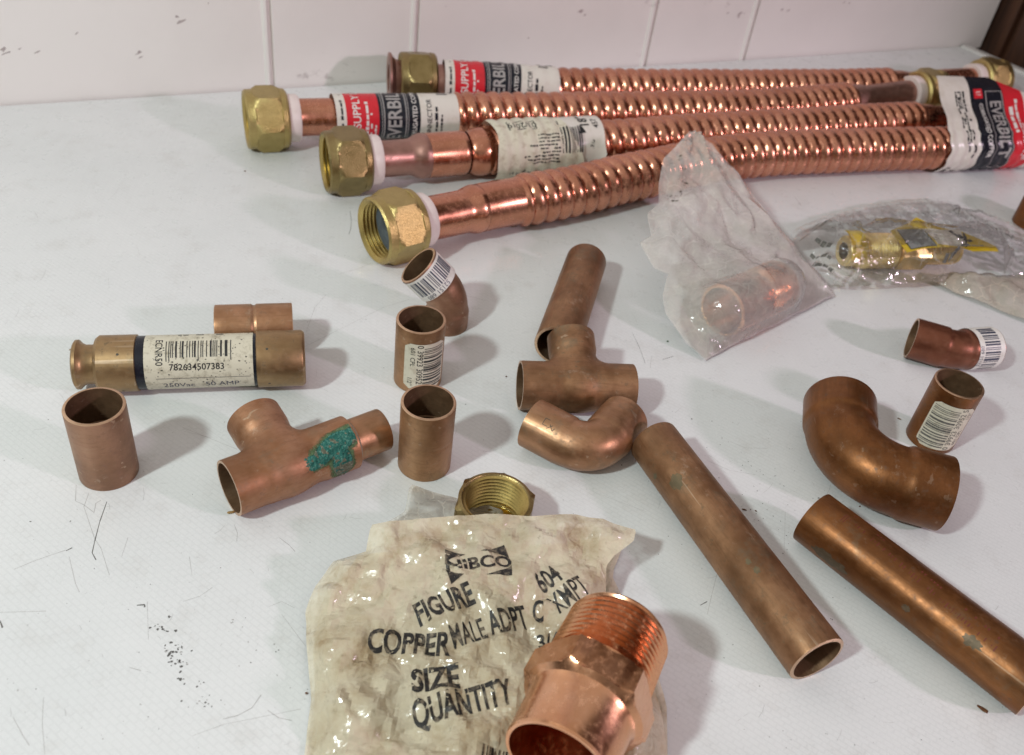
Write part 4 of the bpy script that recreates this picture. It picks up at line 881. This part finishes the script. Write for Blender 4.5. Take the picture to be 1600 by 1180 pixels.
# ------------------------------------------------------------------ plastic bags: a sheet that buckles because it is larger than its outline
def inside(pts, poly):
    x, y = pts[:, 0], pts[:, 1]; r = np.zeros(len(pts), bool); j = len(poly)-1
    for i in range(len(poly)):
        xi, yi = poly[i]; xj, yj = poly[j]; c = ((yi > y) != (yj > y)); r ^= c & (x < (xj-xi)*(y-yi)/((yj-yi)+1e-15)+xi); j = i
    return r
def to_poly(pts, poly):
    best = np.full(len(pts), 1e9); out = pts.copy()
    for a, c in zip(poly, np.roll(poly, -1, 0)):
        d = c-a; t = np.clip(((pts-a)@d)/(d@d), 0, 1); q = a+t[:, None]*d; e = np.linalg.norm(pts-q, axis=1); m = e < best; best[m] = e[m]; out[m] = q[m]
    return out, best
from mathutils.geometry import delaunay_2d_cdt
def facets(P, size, seed, warp=None):
    """crumpled film: flat facets between random points at random heights, in three sizes"""
    r = np.random.RandomState(int(seed*10)+1); Q = P.copy()
    if warp is not None: Q = warp(Q)
    out = np.zeros(len(P))
    for sc, amp in ((1.0, 1.0), (.50, .70), (.24, .42)):
        st = size*sc; lo, hi = Q.min(0)-2*st, Q.max(0)+2*st; n = np.ceil((hi-lo)/st).astype(int); g = np.stack(np.meshgrid(np.arange(n[0]), np.arange(n[1]), indexing='ij'), -1).reshape(-1, 2)
        C = lo+(g+r.uniform(0, 1, g.shape))*st; Z = r.uniform(-1, 1, len(C)); v, _, tr, oi = delaunay_2d_cdt([Vector(c) for c in C], [], [], 0, 1e-7)[:4]
        V = np.array([q[:] for q in v]); Zv = np.array([Z[o[0]] for o in oi])
        for t in tr:
            a, b, c = V[list(t)]; lo_, hi_ = np.minimum(np.minimum(a, b), c), np.maximum(np.maximum(a, b), c); k = np.where((Q[:, 0] >= lo_[0]) & (Q[:, 0] <= hi_[0]) & (Q[:, 1] >= lo_[1]) & (Q[:, 1] <= hi_[1]))[0]
            if not len(k): continue
            d = (b[0]-a[0])*(c[1]-a[1])-(c[0]-a[0])*(b[1]-a[1])
            if abs(d) < 1e-14: continue
            q = Q[k]-a; w1 = (q[:, 0]*(c[1]-a[1])-(c[0]-a[0])*q[:, 1])/d; w2 = ((b[0]-a[0])*q[:, 1]-q[:, 0]*(b[1]-a[1]))/d; m = (w1 >= -1e-6) & (w2 >= -1e-6) & (w1+w2 <= 1+1e-6)
            z = Zv[t[0]]*(1-w1-w2)+Zv[t[1]]*w1+Zv[t[2]]*w2; layer_set(out, k[m], z[m]*amp, sc)
        out = flush(out)
    return out
_L = {}
def layer_set(out, k, z, sc): _L.setdefault('v', {}).update(zip(k.tolist(), z.tolist()))
def flush(out):
    for k, z in _L.get('v', {}).items(): out[k] += z
    _L.clear(); return out
class Sheet:
    def __init__(s, poly, h, O, e1, e2, w0):
        s.h = h; s.O, s.e1, s.e2, s.nn = O, e1, e2, np.cross(e1, e2); poly = np.asarray(poly, float)
        rp = []                                                  # uneven hand-cut edge
        for i, (a, c) in enumerate(zip(poly, np.roll(poly, -1, 0))):
            n = max(1, int(np.linalg.norm(c-a)/(h*3)))
            for k in range(n):
                q = a+(c-a)*k/n; nv = np.array([(c-a)[1], -(c-a)[0]])/np.linalg.norm(c-a); rp.append(q+nv*h*.5*mnoise.noise((q[0]*140, q[1]*140, i*.3)))
        poly = np.array(rp); s.lo = poly.min(0)-h; n = np.ceil((poly.max(0)+h-s.lo)/h).astype(int)+1; s.n = n
        g = np.stack(np.meshgrid(np.arange(n[0]), np.arange(n[1]), indexing='ij'), -1).reshape(-1, 2); P = s.lo+g*h
        cell = np.stack(np.meshgrid(np.arange(n[0]-1), np.arange(n[1]-1), indexing='ij'), -1).reshape(-1, 2)
        ci = cell[inside(s.lo+(cell+.5)*h, poly)]; I_ = lambda i, j: i*n[1]+j
        s.q = np.stack([I_(ci[:, 0], ci[:, 1]), I_(ci[:, 0]+1, ci[:, 1]), I_(ci[:, 0]+1, ci[:, 1]+1), I_(ci[:, 0], ci[:, 1]+1)], 1)
        used = np.unique(s.q); cnt = np.bincount(s.q.ravel(), minlength=len(P)); bd = used[cnt[used] < 4]; s.used = used; s.bd = bd
        P[bd] = to_poly(P[bd], poly)[0]; s.P0 = P; s.poly = poly; _, s.dist = to_poly(P, poly)
        E = set()
        for q in s.q:
            for a, c in ((q[0], q[1]), (q[1], q[2]), (q[2], q[3]), (q[3], q[0]), (q[0], q[2]), (q[1], q[3])): E.add((min(a, c), max(a, c)))
        us = set(used.tolist()); Bn = []
        for v in used:
            i, j = divmod(int(v), int(n[1]))
            for di, dj in ((3, 0), (0, 3)):
                w2 = (i+di)*n[1]+j+dj
                if i+di < n[0] and j+dj < n[1] and w2 in us: Bn.append((v, w2))
        s.E = np.array(sorted(E)); s.B = np.array(Bn)
        s.X = O+P[:, :1]*e1+P[:, 1:]*e2+w0(P, s.dist)[:, None]*s.nn
    def sim(s, grow, iters, collide, hold=1.0, kb=.35, noise=.0008, nsc=120, seed=0, gravity=.00002, warp=None):
        nz = facets(s.P0[s.used], 1.0/nsc, seed, warp)
        fz = np.zeros(len(s.P0)); fz[s.used] = nz
        s.X = s.X+(noise*fz*np.minimum(1, .25+s.dist/.006))[:, None]*s.nn; L0 = np.linalg.norm(s.X[s.E[:, 0]]-s.X[s.E[:, 1]], axis=1)*grow; LB = np.linalg.norm(s.X[s.B[:, 0]]-s.X[s.B[:, 1]], axis=1)*grow
        pin = s.X.copy(); N_ = len(s.X)
        deg = np.bincount(s.E.ravel(), minlength=N_)+np.bincount(s.B.ravel(), minlength=N_)*kb+1e-9; V = np.zeros_like(s.X)
        for it in range(iters):
            Y = s.X+V*0.0; Y[:, 2] -= gravity
            for rep in range(3):
                D_ = np.zeros_like(Y)
                for ed_, l0, k in ((s.E, L0, 1.0), (s.B, LB, kb)):
                    d = Y[ed_[:, 1]]-Y[ed_[:, 0]]; l = np.linalg.norm(d, axis=1)+1e-12; c = (k*.5*(l-l0)/l)[:, None]*d
                    for a in range(3): D_[:, a] += np.bincount(ed_[:, 0], c[:, a], N_)-np.bincount(ed_[:, 1], c[:, a], N_)
                Y += D_/deg[:, None]*1.6
                Y[s.bd] += (pin[s.bd]-Y[s.bd])*hold; Y = collide(Y)
            V = Y-s.X; s.X = Y
        return s
    def mesh(s, mb=None, mi=0):
        mb = mb or MB(); rm = -np.ones(len(s.X), int); rm[s.used] = np.arange(len(s.used)); return mb.add(s.X[s.used], rm[s.q].tolist(), mi)
    def f(s, u, v, off):
        """print coordinates -> the buckled sheet"""
        g = (np.stack([u, v], 1)-s.lo)/s.h; i = np.clip(np.floor(g).astype(int), 0, s.n-2); t = g-i; k = lambda a, c: s.X[(i[:, 0]+a)*s.n[1]+i[:, 1]+c]
        a, b_, c, d = k(0, 0), k(1, 0), k(0, 1), k(1, 1); x, y = t[:, :1], t[:, 1:]
        p = a*(1-x)*(1-y)+b_*x*(1-y)+c*(1-x)*y+d*x*y; du = (b_-a)*(1-y)+(d-c)*y; dv = (c-a)*(1-x)+(d-b_)*x; nn = np.cross(du, dv); nn /= np.linalg.norm(nn, axis=1)[:, None]+1e-12
        return p+nn*off
    def uv(s, px, z=None):
        """sheet coordinates of a pixel, on the sheet's flat plane (or at height z)"""
        d = _F*FPX+_R2*(px[0]-800)-_U2*(px[1]-590); t = ((s.O-CAMP)@s.nn)/(d@s.nn); q = CAMP+d*t-s.O; return np.array([q@s.e1, q@s.e2])
def plane_poly(px, O, e1, e2):
    n = np.cross(e1, e2); o = []
    for x, y in px:
        d = _F*FPX+_R2*(x-800)-_U2*(y-590); q = CAMP+d*(((O-CAMP)@n)/(d@n))-O; o.append((q@e1, q@e2))
    return np.array(o)
def push_cyl(Y, a, c, r):
    """keep points outside a capsule from a to c"""
    ab = c-a; t = np.clip(((Y-a)@ab)/(ab@ab), 0, 1); q = a+t[:, None]*ab; d = Y-q; l = np.linalg.norm(d, axis=1)+1e-12; m = l < r; Y[m] = q[m]+d[m]*(r/l[m])[:, None]; return Y

def push_dir(Y, a, c, r, n):
    """lift points out of a capsule along n only, so that the film drapes over it"""
    ab = c-a
    for _ in range(3):
        t = np.clip(((Y-a)@ab)/(ab@ab), 0, 1); d = Y-(a+t[:, None]*ab); l2 = np.sum(d*d, 1); m = l2 < r*r*.999; dn = d[m]@n
        Y[m] += (-dn+np.sqrt(np.maximum(dn*dn-l2[m]+r*r, 0)))[:, None]*n
    return Y
# --- the printed bag in front
X1, Y1, Z1 = np.array([1.0, 0, 0]), np.array([0, 1.0, 0]), np.array([0, 0, 1.0])
O = np.array([0, .13, .0072]); YT = unit(np.array([0, 1.0, .14])); px = [(474, 940), (490, 900), (520, 862), (572, 850), (580, 818), (640, 812), (700, 806), (760, 803), (830, 806), (900, 804), (940, 812), (995, 828), (990, 846), (960, 868), (948, 880), (952, 920), (957, 950), (985, 990), (1020, 1030), (1040, 1085), (1050, 1180), (1050, 1230), (760, 1260), (472, 1250), (474, 1180), (484, 1080)]
adc = [np.array([*(T.matrix_world @ Vector((x, 0, 14.5*mm)))]) for x in (.002, .044)]
def col_print(Y):
    Y[:, 2] = np.maximum(Y[:, 2], .0007); return Y
pp1 = plane_poly(px, O, X1, YT); S1TOP = pp1[:, 1].max()-.012
S1 = Sheet(pp1, .00105, O, X1, YT, lambda P, d: .0016*np.minimum(1, d/.010)-.0055*(1-np.minimum(1, d/.007))**1.5*np.clip((S1TOP-P[:, 1])/.012, 0, 1))
S1.sim(1.0, 2, col_print, .9, .0, .0028, 72, 4.0, .000002)
p0 = at(700, 980); TB1 = thing('printed_bag', 'crumpled dirty cream plastic bag with bold black print, in front of the hex bushing', 'plastic bag', (p0[0], p0[1], 0), X1)
I = Ink()
def put(t, xy, size, rot, **kw):
    u = S1.uv(xy); I.text(t, u[0], u[1], size, 0, rot, **kw)
def ang(p, q): a, c = S1.uv(p), S1.uv(q); return math.atan2(*(c-a)[::-1])
# emblem: a dark square with a bright oval, the name across it
c = S1.uv((747, 884)); r0 = ang((690, 886), (800, 874)); ca, sa = math.cos(r0), math.sin(r0)
E_ = lambda x, y: (c[0]+x*mm*ca-y*mm*sa, c[1]+x*mm*sa+y*mm*ca)
oval = lambda a: (9.6*math.cos(a), 3.9*math.sin(a)-.4)
for a0, a1, cor in ((0.35, 1.45, (8.4, 5.6)), (-1.45, -.30, (8.4, -5.6)), (1.9, 2.9, (-8.6, 5.6)), (3.3, 4.2, (-8.6, -6.4))):
    q = [oval(a0+(a1-a0)*i/10) for i in range(11)]
    for k in range(10): I.poly([E_(*q[k]), E_(*q[k+1]), E_(*cor)], 0)
I.text('NIBCO', c[0]+.0002*ca, c[1]-.0004, .0054, 0, r0, bold=.03, width=1.12)
put('FIGURE', (694, 950), .0088, ang((650, 966), (735, 936)), bold=.03, width=.56)
put('604', (855, 910), .0082, ang((838, 920), (870, 902)), bold=.025, width=.55)
put('COPPER', (638, 1008), .0088, ang((578, 1003), (698, 1012)), bold=.03, width=.66)
put('MALE', (731, 994), .0086, ang((705, 1004), (758, 988)), bold=.010, width=.46)
put('ADPT', (794, 972), .0086, ang((762, 984), (822, 967)), bold=.025, width=.50)
put('C', (841, 956), .0078, .15, bold=.03, width=.55)
put('XMPT', (889, 934), .0084, ang((865, 958), (912, 925)), bold=.010, width=.52)
put('3/4', (858, 1000), .0060, .25, bold=.02, width=.8)
put('SIZE', (680, 1066), .0088, ang((648, 1070), (716, 1064)), bold=.035, width=.74)
put('QUANTITY', (722, 1104), .0088, ang((655, 1118), (790, 1088)), bold=.03, width=.56)
a0, a1 = S1.uv((752, 1176)), S1.uv((812, 1166)); I.barcode(a0[0], a0[1]-.008, a1[0], a0[1]+.0012, 0, 9, 'u', 40)
mb = S1.mesh(); 
inkb = MB(); I.onto(mb, S1.f, .0012, .0012, .00012)
mb.m = list(mb.m[:len(S1.q)])+[1]*(len(mb.f)-len(S1.q)); mb.build('front_sheet', ['film_dirty', 'ink_print'], TB1, sharp=15)
O2 = np.array([0, 0, .0012]); px2 = [(632, 800), (640, 757), (700, 776), (760, 790), (826, 802), (836, 812), (820, 850), (700, 880), (600, 860), (600, 820)]
S2 = Sheet(plane_poly(px2, O2, X1, Y1), .0018, O2, X1, Y1, lambda P, d: .0015*np.minimum(1, d/.01))
def col_flat(Y): Y[:, 2] = np.clip(Y[:, 2], .0005, .0032); return Y
S2.sim(1.01, 14, col_flat, .9, .2, .0012, 120, 2.0); S2.mesh().build('open_flap', 'film_flap', TB1, sharp=None)
px3 = [(500, 960), (560, 870), (700, 850), (900, 850), (985, 832), (950, 900), (1010, 1010), (1042, 1100), (1044, 1230), (480, 1240)]
S3 = Sheet(plane_poly(px3, O2*.5, X1, Y1), .004, O2*.5, X1, Y1, lambda P, d: 0*d); S3.mesh().build('back_sheet', 'film_dirty', TB1, sharp=None)

# --- milky bag with a copper fitting, leaning on the front hose
fa, fb = at(1128, 486, .0112), at(1214, 446, .0112); fdir = unit(fb-fa)
T = thing('bagged_fitting', 'bright copper fitting showing through the milky plastic bag', 'pipe fitting', (fa[0], fa[1], 0), fdir)
Lf = float(np.linalg.norm(fb-fa))
lathe([(0, .0098), (0, .0106), (.0006, .0111), (Lf*.50, .0111), (Lf*.54, .0104), (Lf*.60, .0104), (Lf*.64, .0111), (Lf, .0111), (Lf+.0004, .0100), (Lf*.8, .0100), (Lf*.6, .0095)], 64, axis_z=.0112, closed=True).build('body', 'copper_orange', T, local=True)
G1, G2, AP = at(1103, 563, .0008), at(1303, 463, .0008), at(1078, 205, .042)
e1 = unit(G2-G1); e2 = unit((AP-G1)-((AP-G1)@e1)*e1); nrm = np.cross(e1, e2); O = G1
px = [(1078, 205), (1112, 226), (1150, 270), (1182, 312), (1230, 372), (1270, 420), (1303, 463), (1255, 486), (1200, 514), (1150, 538), (1103, 563), (1074, 535), (1040, 490), (1035, 460), (1045, 428), (1022, 418), (1000, 380), (1018, 368), (1012, 332), (1030, 316), (1030, 285), (1038, 246)]
H_ = [gA[0][i] for i in range(0, 1500, 30)]
def col_milk(Y):
    Y[:, 2] = np.maximum(Y[:, 2], .0006); push_dir(Y, fa, fb, .0119, nrm)
    for a, c_ in zip(H_[:-1], H_[1:]):
        if a[0] > -.02 and a[0] < .13: push_dir(Y, a, c_, .0133, nrm)
    return Y
ap4 = np.array([(AP-O)@e1, (AP-O)@e2]); cfit = np.array([((fa+fb)/2-O)@e1, ((fa+fb)/2-O)@e2])
S4 = Sheet(plane_poly(px, O, e1, e2), .00115, O, e1, e2, lambda P, d: .010*np.exp(-np.sum((P-cfit)**2, 1)/.018**2)*np.minimum(1, d/.006)+.0022*np.minimum(1, d/.008)+.0022*np.abs(np.mod(np.arctan2((P-ap4)[:, 1], (P-ap4)[:, 0])*3.2, 2)-1)*np.minimum(1, np.linalg.norm(P-ap4, axis=1)/.03)*np.minimum(1, d/.006))
S4.sim(1.0, 3, col_milk, .9, .0, .0036, 66, 7.0, .000003, warp=lambda Q: np.stack([np.arctan2((Q-ap4)[:, 0], -(Q-ap4)[:, 1])*.040, np.linalg.norm(Q-ap4, axis=1)*.42], 1))
p0 = at(1150, 480); TM = thing('milky_bag', 'crumpled milky plastic bag standing against the front hose with a copper fitting inside', 'plastic bag', (p0[0], p0[1], 0), e1)
mb = S4.mesh(); I = Ink(); fr_ = random.Random(4)
for cx, cy, sx, sy, n in ((1060, 250, 3, 3, 2), (1056, 268, 7, 1.5, 5), (1068, 290, 6, 4, 9), (1056, 310, 6, 3, 9), (1050, 318, 3, 2, 4)):
    for _ in range(n):
        u = S4.uv((fr_.gauss(cx, sx), fr_.gauss(cy, sy))); r_ = fr_.uniform(.0002, .0007); q0 = fr_.uniform(0, 6)
        I.poly([(u[0]+r_*fr_.uniform(.4, 1.6)*math.cos(q0+k), u[1]+r_*fr_.uniform(.3, .8)*math.sin(q0+k)) for k in np.linspace(0, 5.4, 6)], 1)
I.onto(mb, S4.f, .001, .001, .0001); mb.build('front_sheet', ['film_milky', 'tarnish_dark'], TM, sharp=15)
S5 = Sheet(plane_poly(px, O-nrm*.0015, e1, e2), .0022, O-nrm*.0015, e1, e2, lambda P, d: -.0040*np.minimum(1, d/.012))
def col_back(Y): Y[:, 2] = np.maximum(Y[:, 2], .0003); return Y
S5.sim(1.01, 12, col_back, .9, .2, .0015, 90, 9.0, .000003); S5.mesh().build('back_sheet', 'film_milky', TM, sharp=None)

# --- brass nipple with its card, in a clear bag
ba, bb = at(1318, 392, .0085), at(1492, 392, .0085); bd_ = unit(bb-ba); Lb = float(np.linalg.norm(bb-ba))
T = thing('brass_nipple', 'gleaming threaded brass fitting inside the clear bag at right', 'pipe fitting', (ba[0], ba[1], 0), bd_)
TN = T; pf = [(0, .004), (0, .0066), (.0006, .0072), (.0050, .0072), (.0054, .0064), (.0066, .0064)]
for i in range(26): pf.append((.0070+i*.00070, .0085 if i % 2 else .0076))
x = .0262; pf += [(x, .0066), (x+.0004, .0090, .0079, .2), (x+.0150, .0090, .0079, .2), (x+.0154, .0064)]
n = int((Lb-.0006-(x+.0160))/.00075)
for i in range(n): pf.append((x+.0160+i*.00075, .0066 if i % 2 else .0059))
pf += [(Lb, .0060), (Lb, .0045), (Lb-.004, .0045)]
lathe(pf, 72, axis_z=.0085, closed=True).build('body', 'brass_shiny', T, local=True)
zc = .0208; cv = lambda x, y: at(x, y, zc)
O = cv(1460, 372); e1c = unit(cv(1560, 385)-cv(1400, 365)); e2c = np.cross(Z1, e1c); cp = lambda pts: plane_poly(pts, O, e1c, e2c)
fa_ = lambda u, v, off: O+np.asarray(u)[:, None]*e1c+np.asarray(v)[:, None]*e2c+np.array([0, 0, 1.0])*(off-.0012*np.clip(np.abs(np.asarray(u)-.01)/.035, 0, 1.6)**2-.0014*np.sin(np.asarray(u)/.006)*.4)[:, None]
T = thing('packaging_card', 'yellow packaging card with grey and white panels lying over the brass fitting', 'card', (O[0], O[1], 0), e1c)
I = Ink(); mb = MB()
I.poly(cp([(1392, 358), (1418, 393), (1450, 388), (1500, 384), (1520, 392), (1560, 394), (1556, 386), (1500, 360), (1462, 352), (1432, 340), (1418, 350)]), 0); I.onto(mb, fa_, .002, .002, 0.0); mb.add([], [])
J = Ink(); J.poly(cp([(1402, 358), (1442, 359), (1464, 384), (1424, 389)]), 2); J.poly(cp([(1442, 358), (1500, 357), (1511, 384), (1466, 381), (1458, 372)]), 1)
J.poly(cp([(1506, 363), (1511, 371), (1512, 385), (1508.5, 385), (1508, 372), (1504, 365)]), 3); J.onto(mb, fa_, .002, .002, .00008)
K = Ink()
for t, p_, sz in ((51, (1482, 360), .0026), (52, (1488, 364), .0024), (53, (1495, 366), .0030)):
    u = cp([p_])[0]; K.micro(u[0], u[1], .0075, sz, 3, -1.0, t, .95)
for a, c in (((1402, 358), (1424, 389)), ((1424, 389), (1464, 384)), ((1442, 359), (1464, 384))):
    a, c = cp([a, c]); nv = unit(np.array([-(c-a)[1], (c-a)[0]]))*.00022; K.poly([a-nv, c-nv, c+nv, a+nv], 3)
fb_ = on_cyl(.0096, .55, .0085)
def tab(u, v, off): q = fb_(u, v, off); M_ = np.array(world_of(TN)); return q@M_[:3, :3].T+M_[:3, 3]
mt_ = MB(); patch(mt_, tab, -.0015, -.004, .0065, .014, 10, 24, 0); mt_.build('card_tab', 'yellow_card', T, sharp=60)
K.onto(mb, fa_, .002, .002, .00014); mb.build('card_face', ['yellow_card', 'paper_white', 'card_grey', 'ink_black'], T, sharp=60)
O = at(1400, 395, .0035); px = [(1226, 392), (1240, 360), (1292, 336), (1345, 322), (1405, 312), (1470, 309), (1540, 332), (1640, 372), (1640, 452), (1520, 440), (1455, 442), (1400, 446), (1340, 448), (1290, 447), (1276, 432), (1262, 412)]
def col_clear(Y):
    Y[:, 2] = np.maximum(Y[:, 2], .0012); push_dir(Y, ba, bb, .0102, Z1); m_ = Y[:, 2] < zc+.0012
    u, v = (Y-cv(1460, 372))@e1c, (Y-cv(1460, 372))@e2c; k = m_ & (np.abs(u-.006) < .030) & (np.abs(v-.002) < .011); Y[k, 2] = np.maximum(Y[k, 2], zc+.0020-.0012*np.clip(np.abs(u[k]-.01)/.035, 0, 1.6)**2)
    return Y
def w6(P, d):
    a, c = (ba-O)[:2], (bb-O)[:2]; ab = c-a; t = np.clip(((P-a)@ab)/(ab@ab), -.15, 1.2); q = np.linalg.norm(P-a-t[:, None]*ab, axis=1)
    return (.0015+.0165*np.exp(-(q/.017)**2))*np.minimum(1, d/.010)
S6 = Sheet(plane_poly(px, O, X1, Y1), .0014, O, X1, Y1, w6)
S6.sim(1.0, 7, col_clear, .9, .03, .0021, 120, 12.0, .000004)
p0 = at(1400, 395); TC6 = thing('clear_bag', 'crinkled clear plastic bag with small triangle marks, holding the brass fitting and its card', 'plastic bag', (p0[0], p0[1], 0), X1)
mb = S6.mesh(); I = Ink(); nS = len(S6.q)
def tri(pts):
    P = [S6.uv(p_) for p_ in pts]
    for a, c in zip(P, P[1:]+P[:1]): nv = unit(np.array([-(c-a)[1], (c-a)[0]]))*.0003; I.poly([a-nv, c-nv, c+nv, a+nv], 1)
tri([(1485, 335), (1497, 331), (1494, 341)]); tri([(1568, 371), (1580, 370), (1579, 377)])
a, c = S6.uv((1514, 341)), S6.uv((1562, 363)); I.micro(a[0], a[1], float(np.linalg.norm(c-a)), .0010, 1, math.atan2(*(c-a)[::-1]), 3, .95)
for px_, sz, t in (((1258, 398), .0040, 41), ((1262, 408), .0046, 42), ((1268, 418), .0040, 43)):
    u = S6.uv(px_); I.micro(u[0], u[1], .011, sz*.38, 1, -.9, t, .95)
for a, c in (((1244, 390), (1278, 391)),):
    a, c = S6.uv(a), S6.uv(c); nv = unit(np.array([-(c-a)[1], (c-a)[0]]))*.0004; I.poly([a-nv, c-nv, c+nv, a+nv], 1)
u = S6.uv((1455, 437)); I.micro(u[0], u[1], .018, .0022, 1, .15, 8, .9)
I.onto(mb, S6.f, .0015, .0015, .00012); mb.build('front_sheet', ['film_clear', 'ink_grey'], TC6, sharp=15)
# S7 = Sheet(plane_poly(px, np.array([0, 0, .0006]), X1, Y1), .004, np.array([0, 0, .0006]), X1, Y1, lambda P, d: 0*d); S7.mesh().build('back_sheet', 'film_clear', TC6, sharp=None)

# --- brownish bag cut by the picture's right edge, and the round fitting above it
O = at(1540, 460, .002); px = [(1452, 438), (1500, 428), (1560, 430), (1640, 436), (1680, 470), (1680, 532), (1600, 498), (1540, 474), (1490, 455)]
S8 = Sheet(plane_poly(px, O, X1, Y1), .0017, O, X1, Y1, lambda P, d: .0075*np.minimum(1, d/.012)**.7)
def col_br(Y): Y[:, 2] = np.maximum(Y[:, 2], .0008); return Y
S8.sim(1.005, 6, col_br, .9, .02, .0020, 100, 15.0, .000004)
p0 = at(1560, 465); TB8 = thing('brown_bag', 'brownish translucent plastic bag cut off by the right edge', 'plastic bag', (p0[0], p0[1], 0), X1); S8.mesh().build('front_sheet', 'film_brown', TB8, sharp=None)
p = at(1612, 352); T = thing('round_fitting', 'dull brown round copper fitting half out of the picture beyond the clear bag', 'pipe fitting', (p[0], p[1], 0), (1, 0, 0))
stand(lathe([(0, .0085), (0, .0100), (.0004, .0104), (.0135, .0104), (.0150, .0096), (.0156, .0070), (.0158, .0002)], 64)).build('body', 'copper_brown', T, local=True)

# ------------------------------------------------------------------ crumbs on the table
def crumb(label, x, y, a, b_, h, rot, mat, seed):
    p = at(x, y); cr = random.Random(seed); n = 9; q = np.linspace(0, 6.283, n, endpoint=False); rr = [cr.uniform(.65, 1.15) for _ in range(n)]
    rows = []
    for k, (sc_, z) in enumerate(((.7, 0), (1, .35), (.85, .8), (.4, 1.0))):
        rows.append([(p[0]+(a*math.cos(rot)*math.cos(t)-b_*math.sin(rot)*math.sin(t))*mm*sc_*rr[i], p[1]+(a*math.sin(rot)*math.cos(t)+b_*math.cos(rot)*math.sin(t))*mm*sc_*rr[i], z*h*mm*cr.uniform(.8, 1.1)+.00005) for i, t in enumerate(q)])
    mb = MB(); mb.grid(np.array(rows), False, True); mb.add(rows[-1], [tuple(range(n))]); o = mb.build('crumb', mat, None, sharp=25); tag(o, label, 'crumb', 'crumbs on the table')
for i, c in enumerate((('largest brown flake on the table, beside the tube at lower right', 1535, 1109, 1.6, .8, .6, -.6, 'crumb_brown'),
    ('small dark brown chip between the big elbow and the dark coupling', 1405, 655, .9, .35, .3, -.4, 'crumb_brown'),
    ('dark flake on the table above the open end of the red printed tube', 1163, 797, .9, .35, .3, -.2, 'crumb_brown'),
    ('dark chip beside the upper end of the red printed tube, beyond its rim', 1181, 799, .5, .25, .25, -.7, 'crumb_brown'),
    ('black chip under the middle of the big elbow', 1343, 792, .5, .3, .35, .2, 'crumb_brown'),
    ('tan splinter by the open left mouth of the green stained tee', 360, 802, 1.5, .6, .7, .4, 'crumb_tan'),
    ('tiny green crumb in front of the milky bag', 1043, 534, .55, .4, .4, .1, 'crumb_green'),
    ('brown grain just left of the plain dull tee', 791, 589, .40, .36, .4, .1, 'crumb_brown'),
    ('brown grain on the table at the left side of the printed bag', 479, 1084, .42, .34, .4, .1, 'crumb_brown'),
    ('tan grain on the table left of the fuse', 110, 547, .6, .3, .35, 1.0, 'crumb_tan'),
    ('dark grain on the table in front of the hose nuts at far left', 383, 268, .55, .4, .4, .1, 'crumb_brown'))): crumb(*c, 40+i)
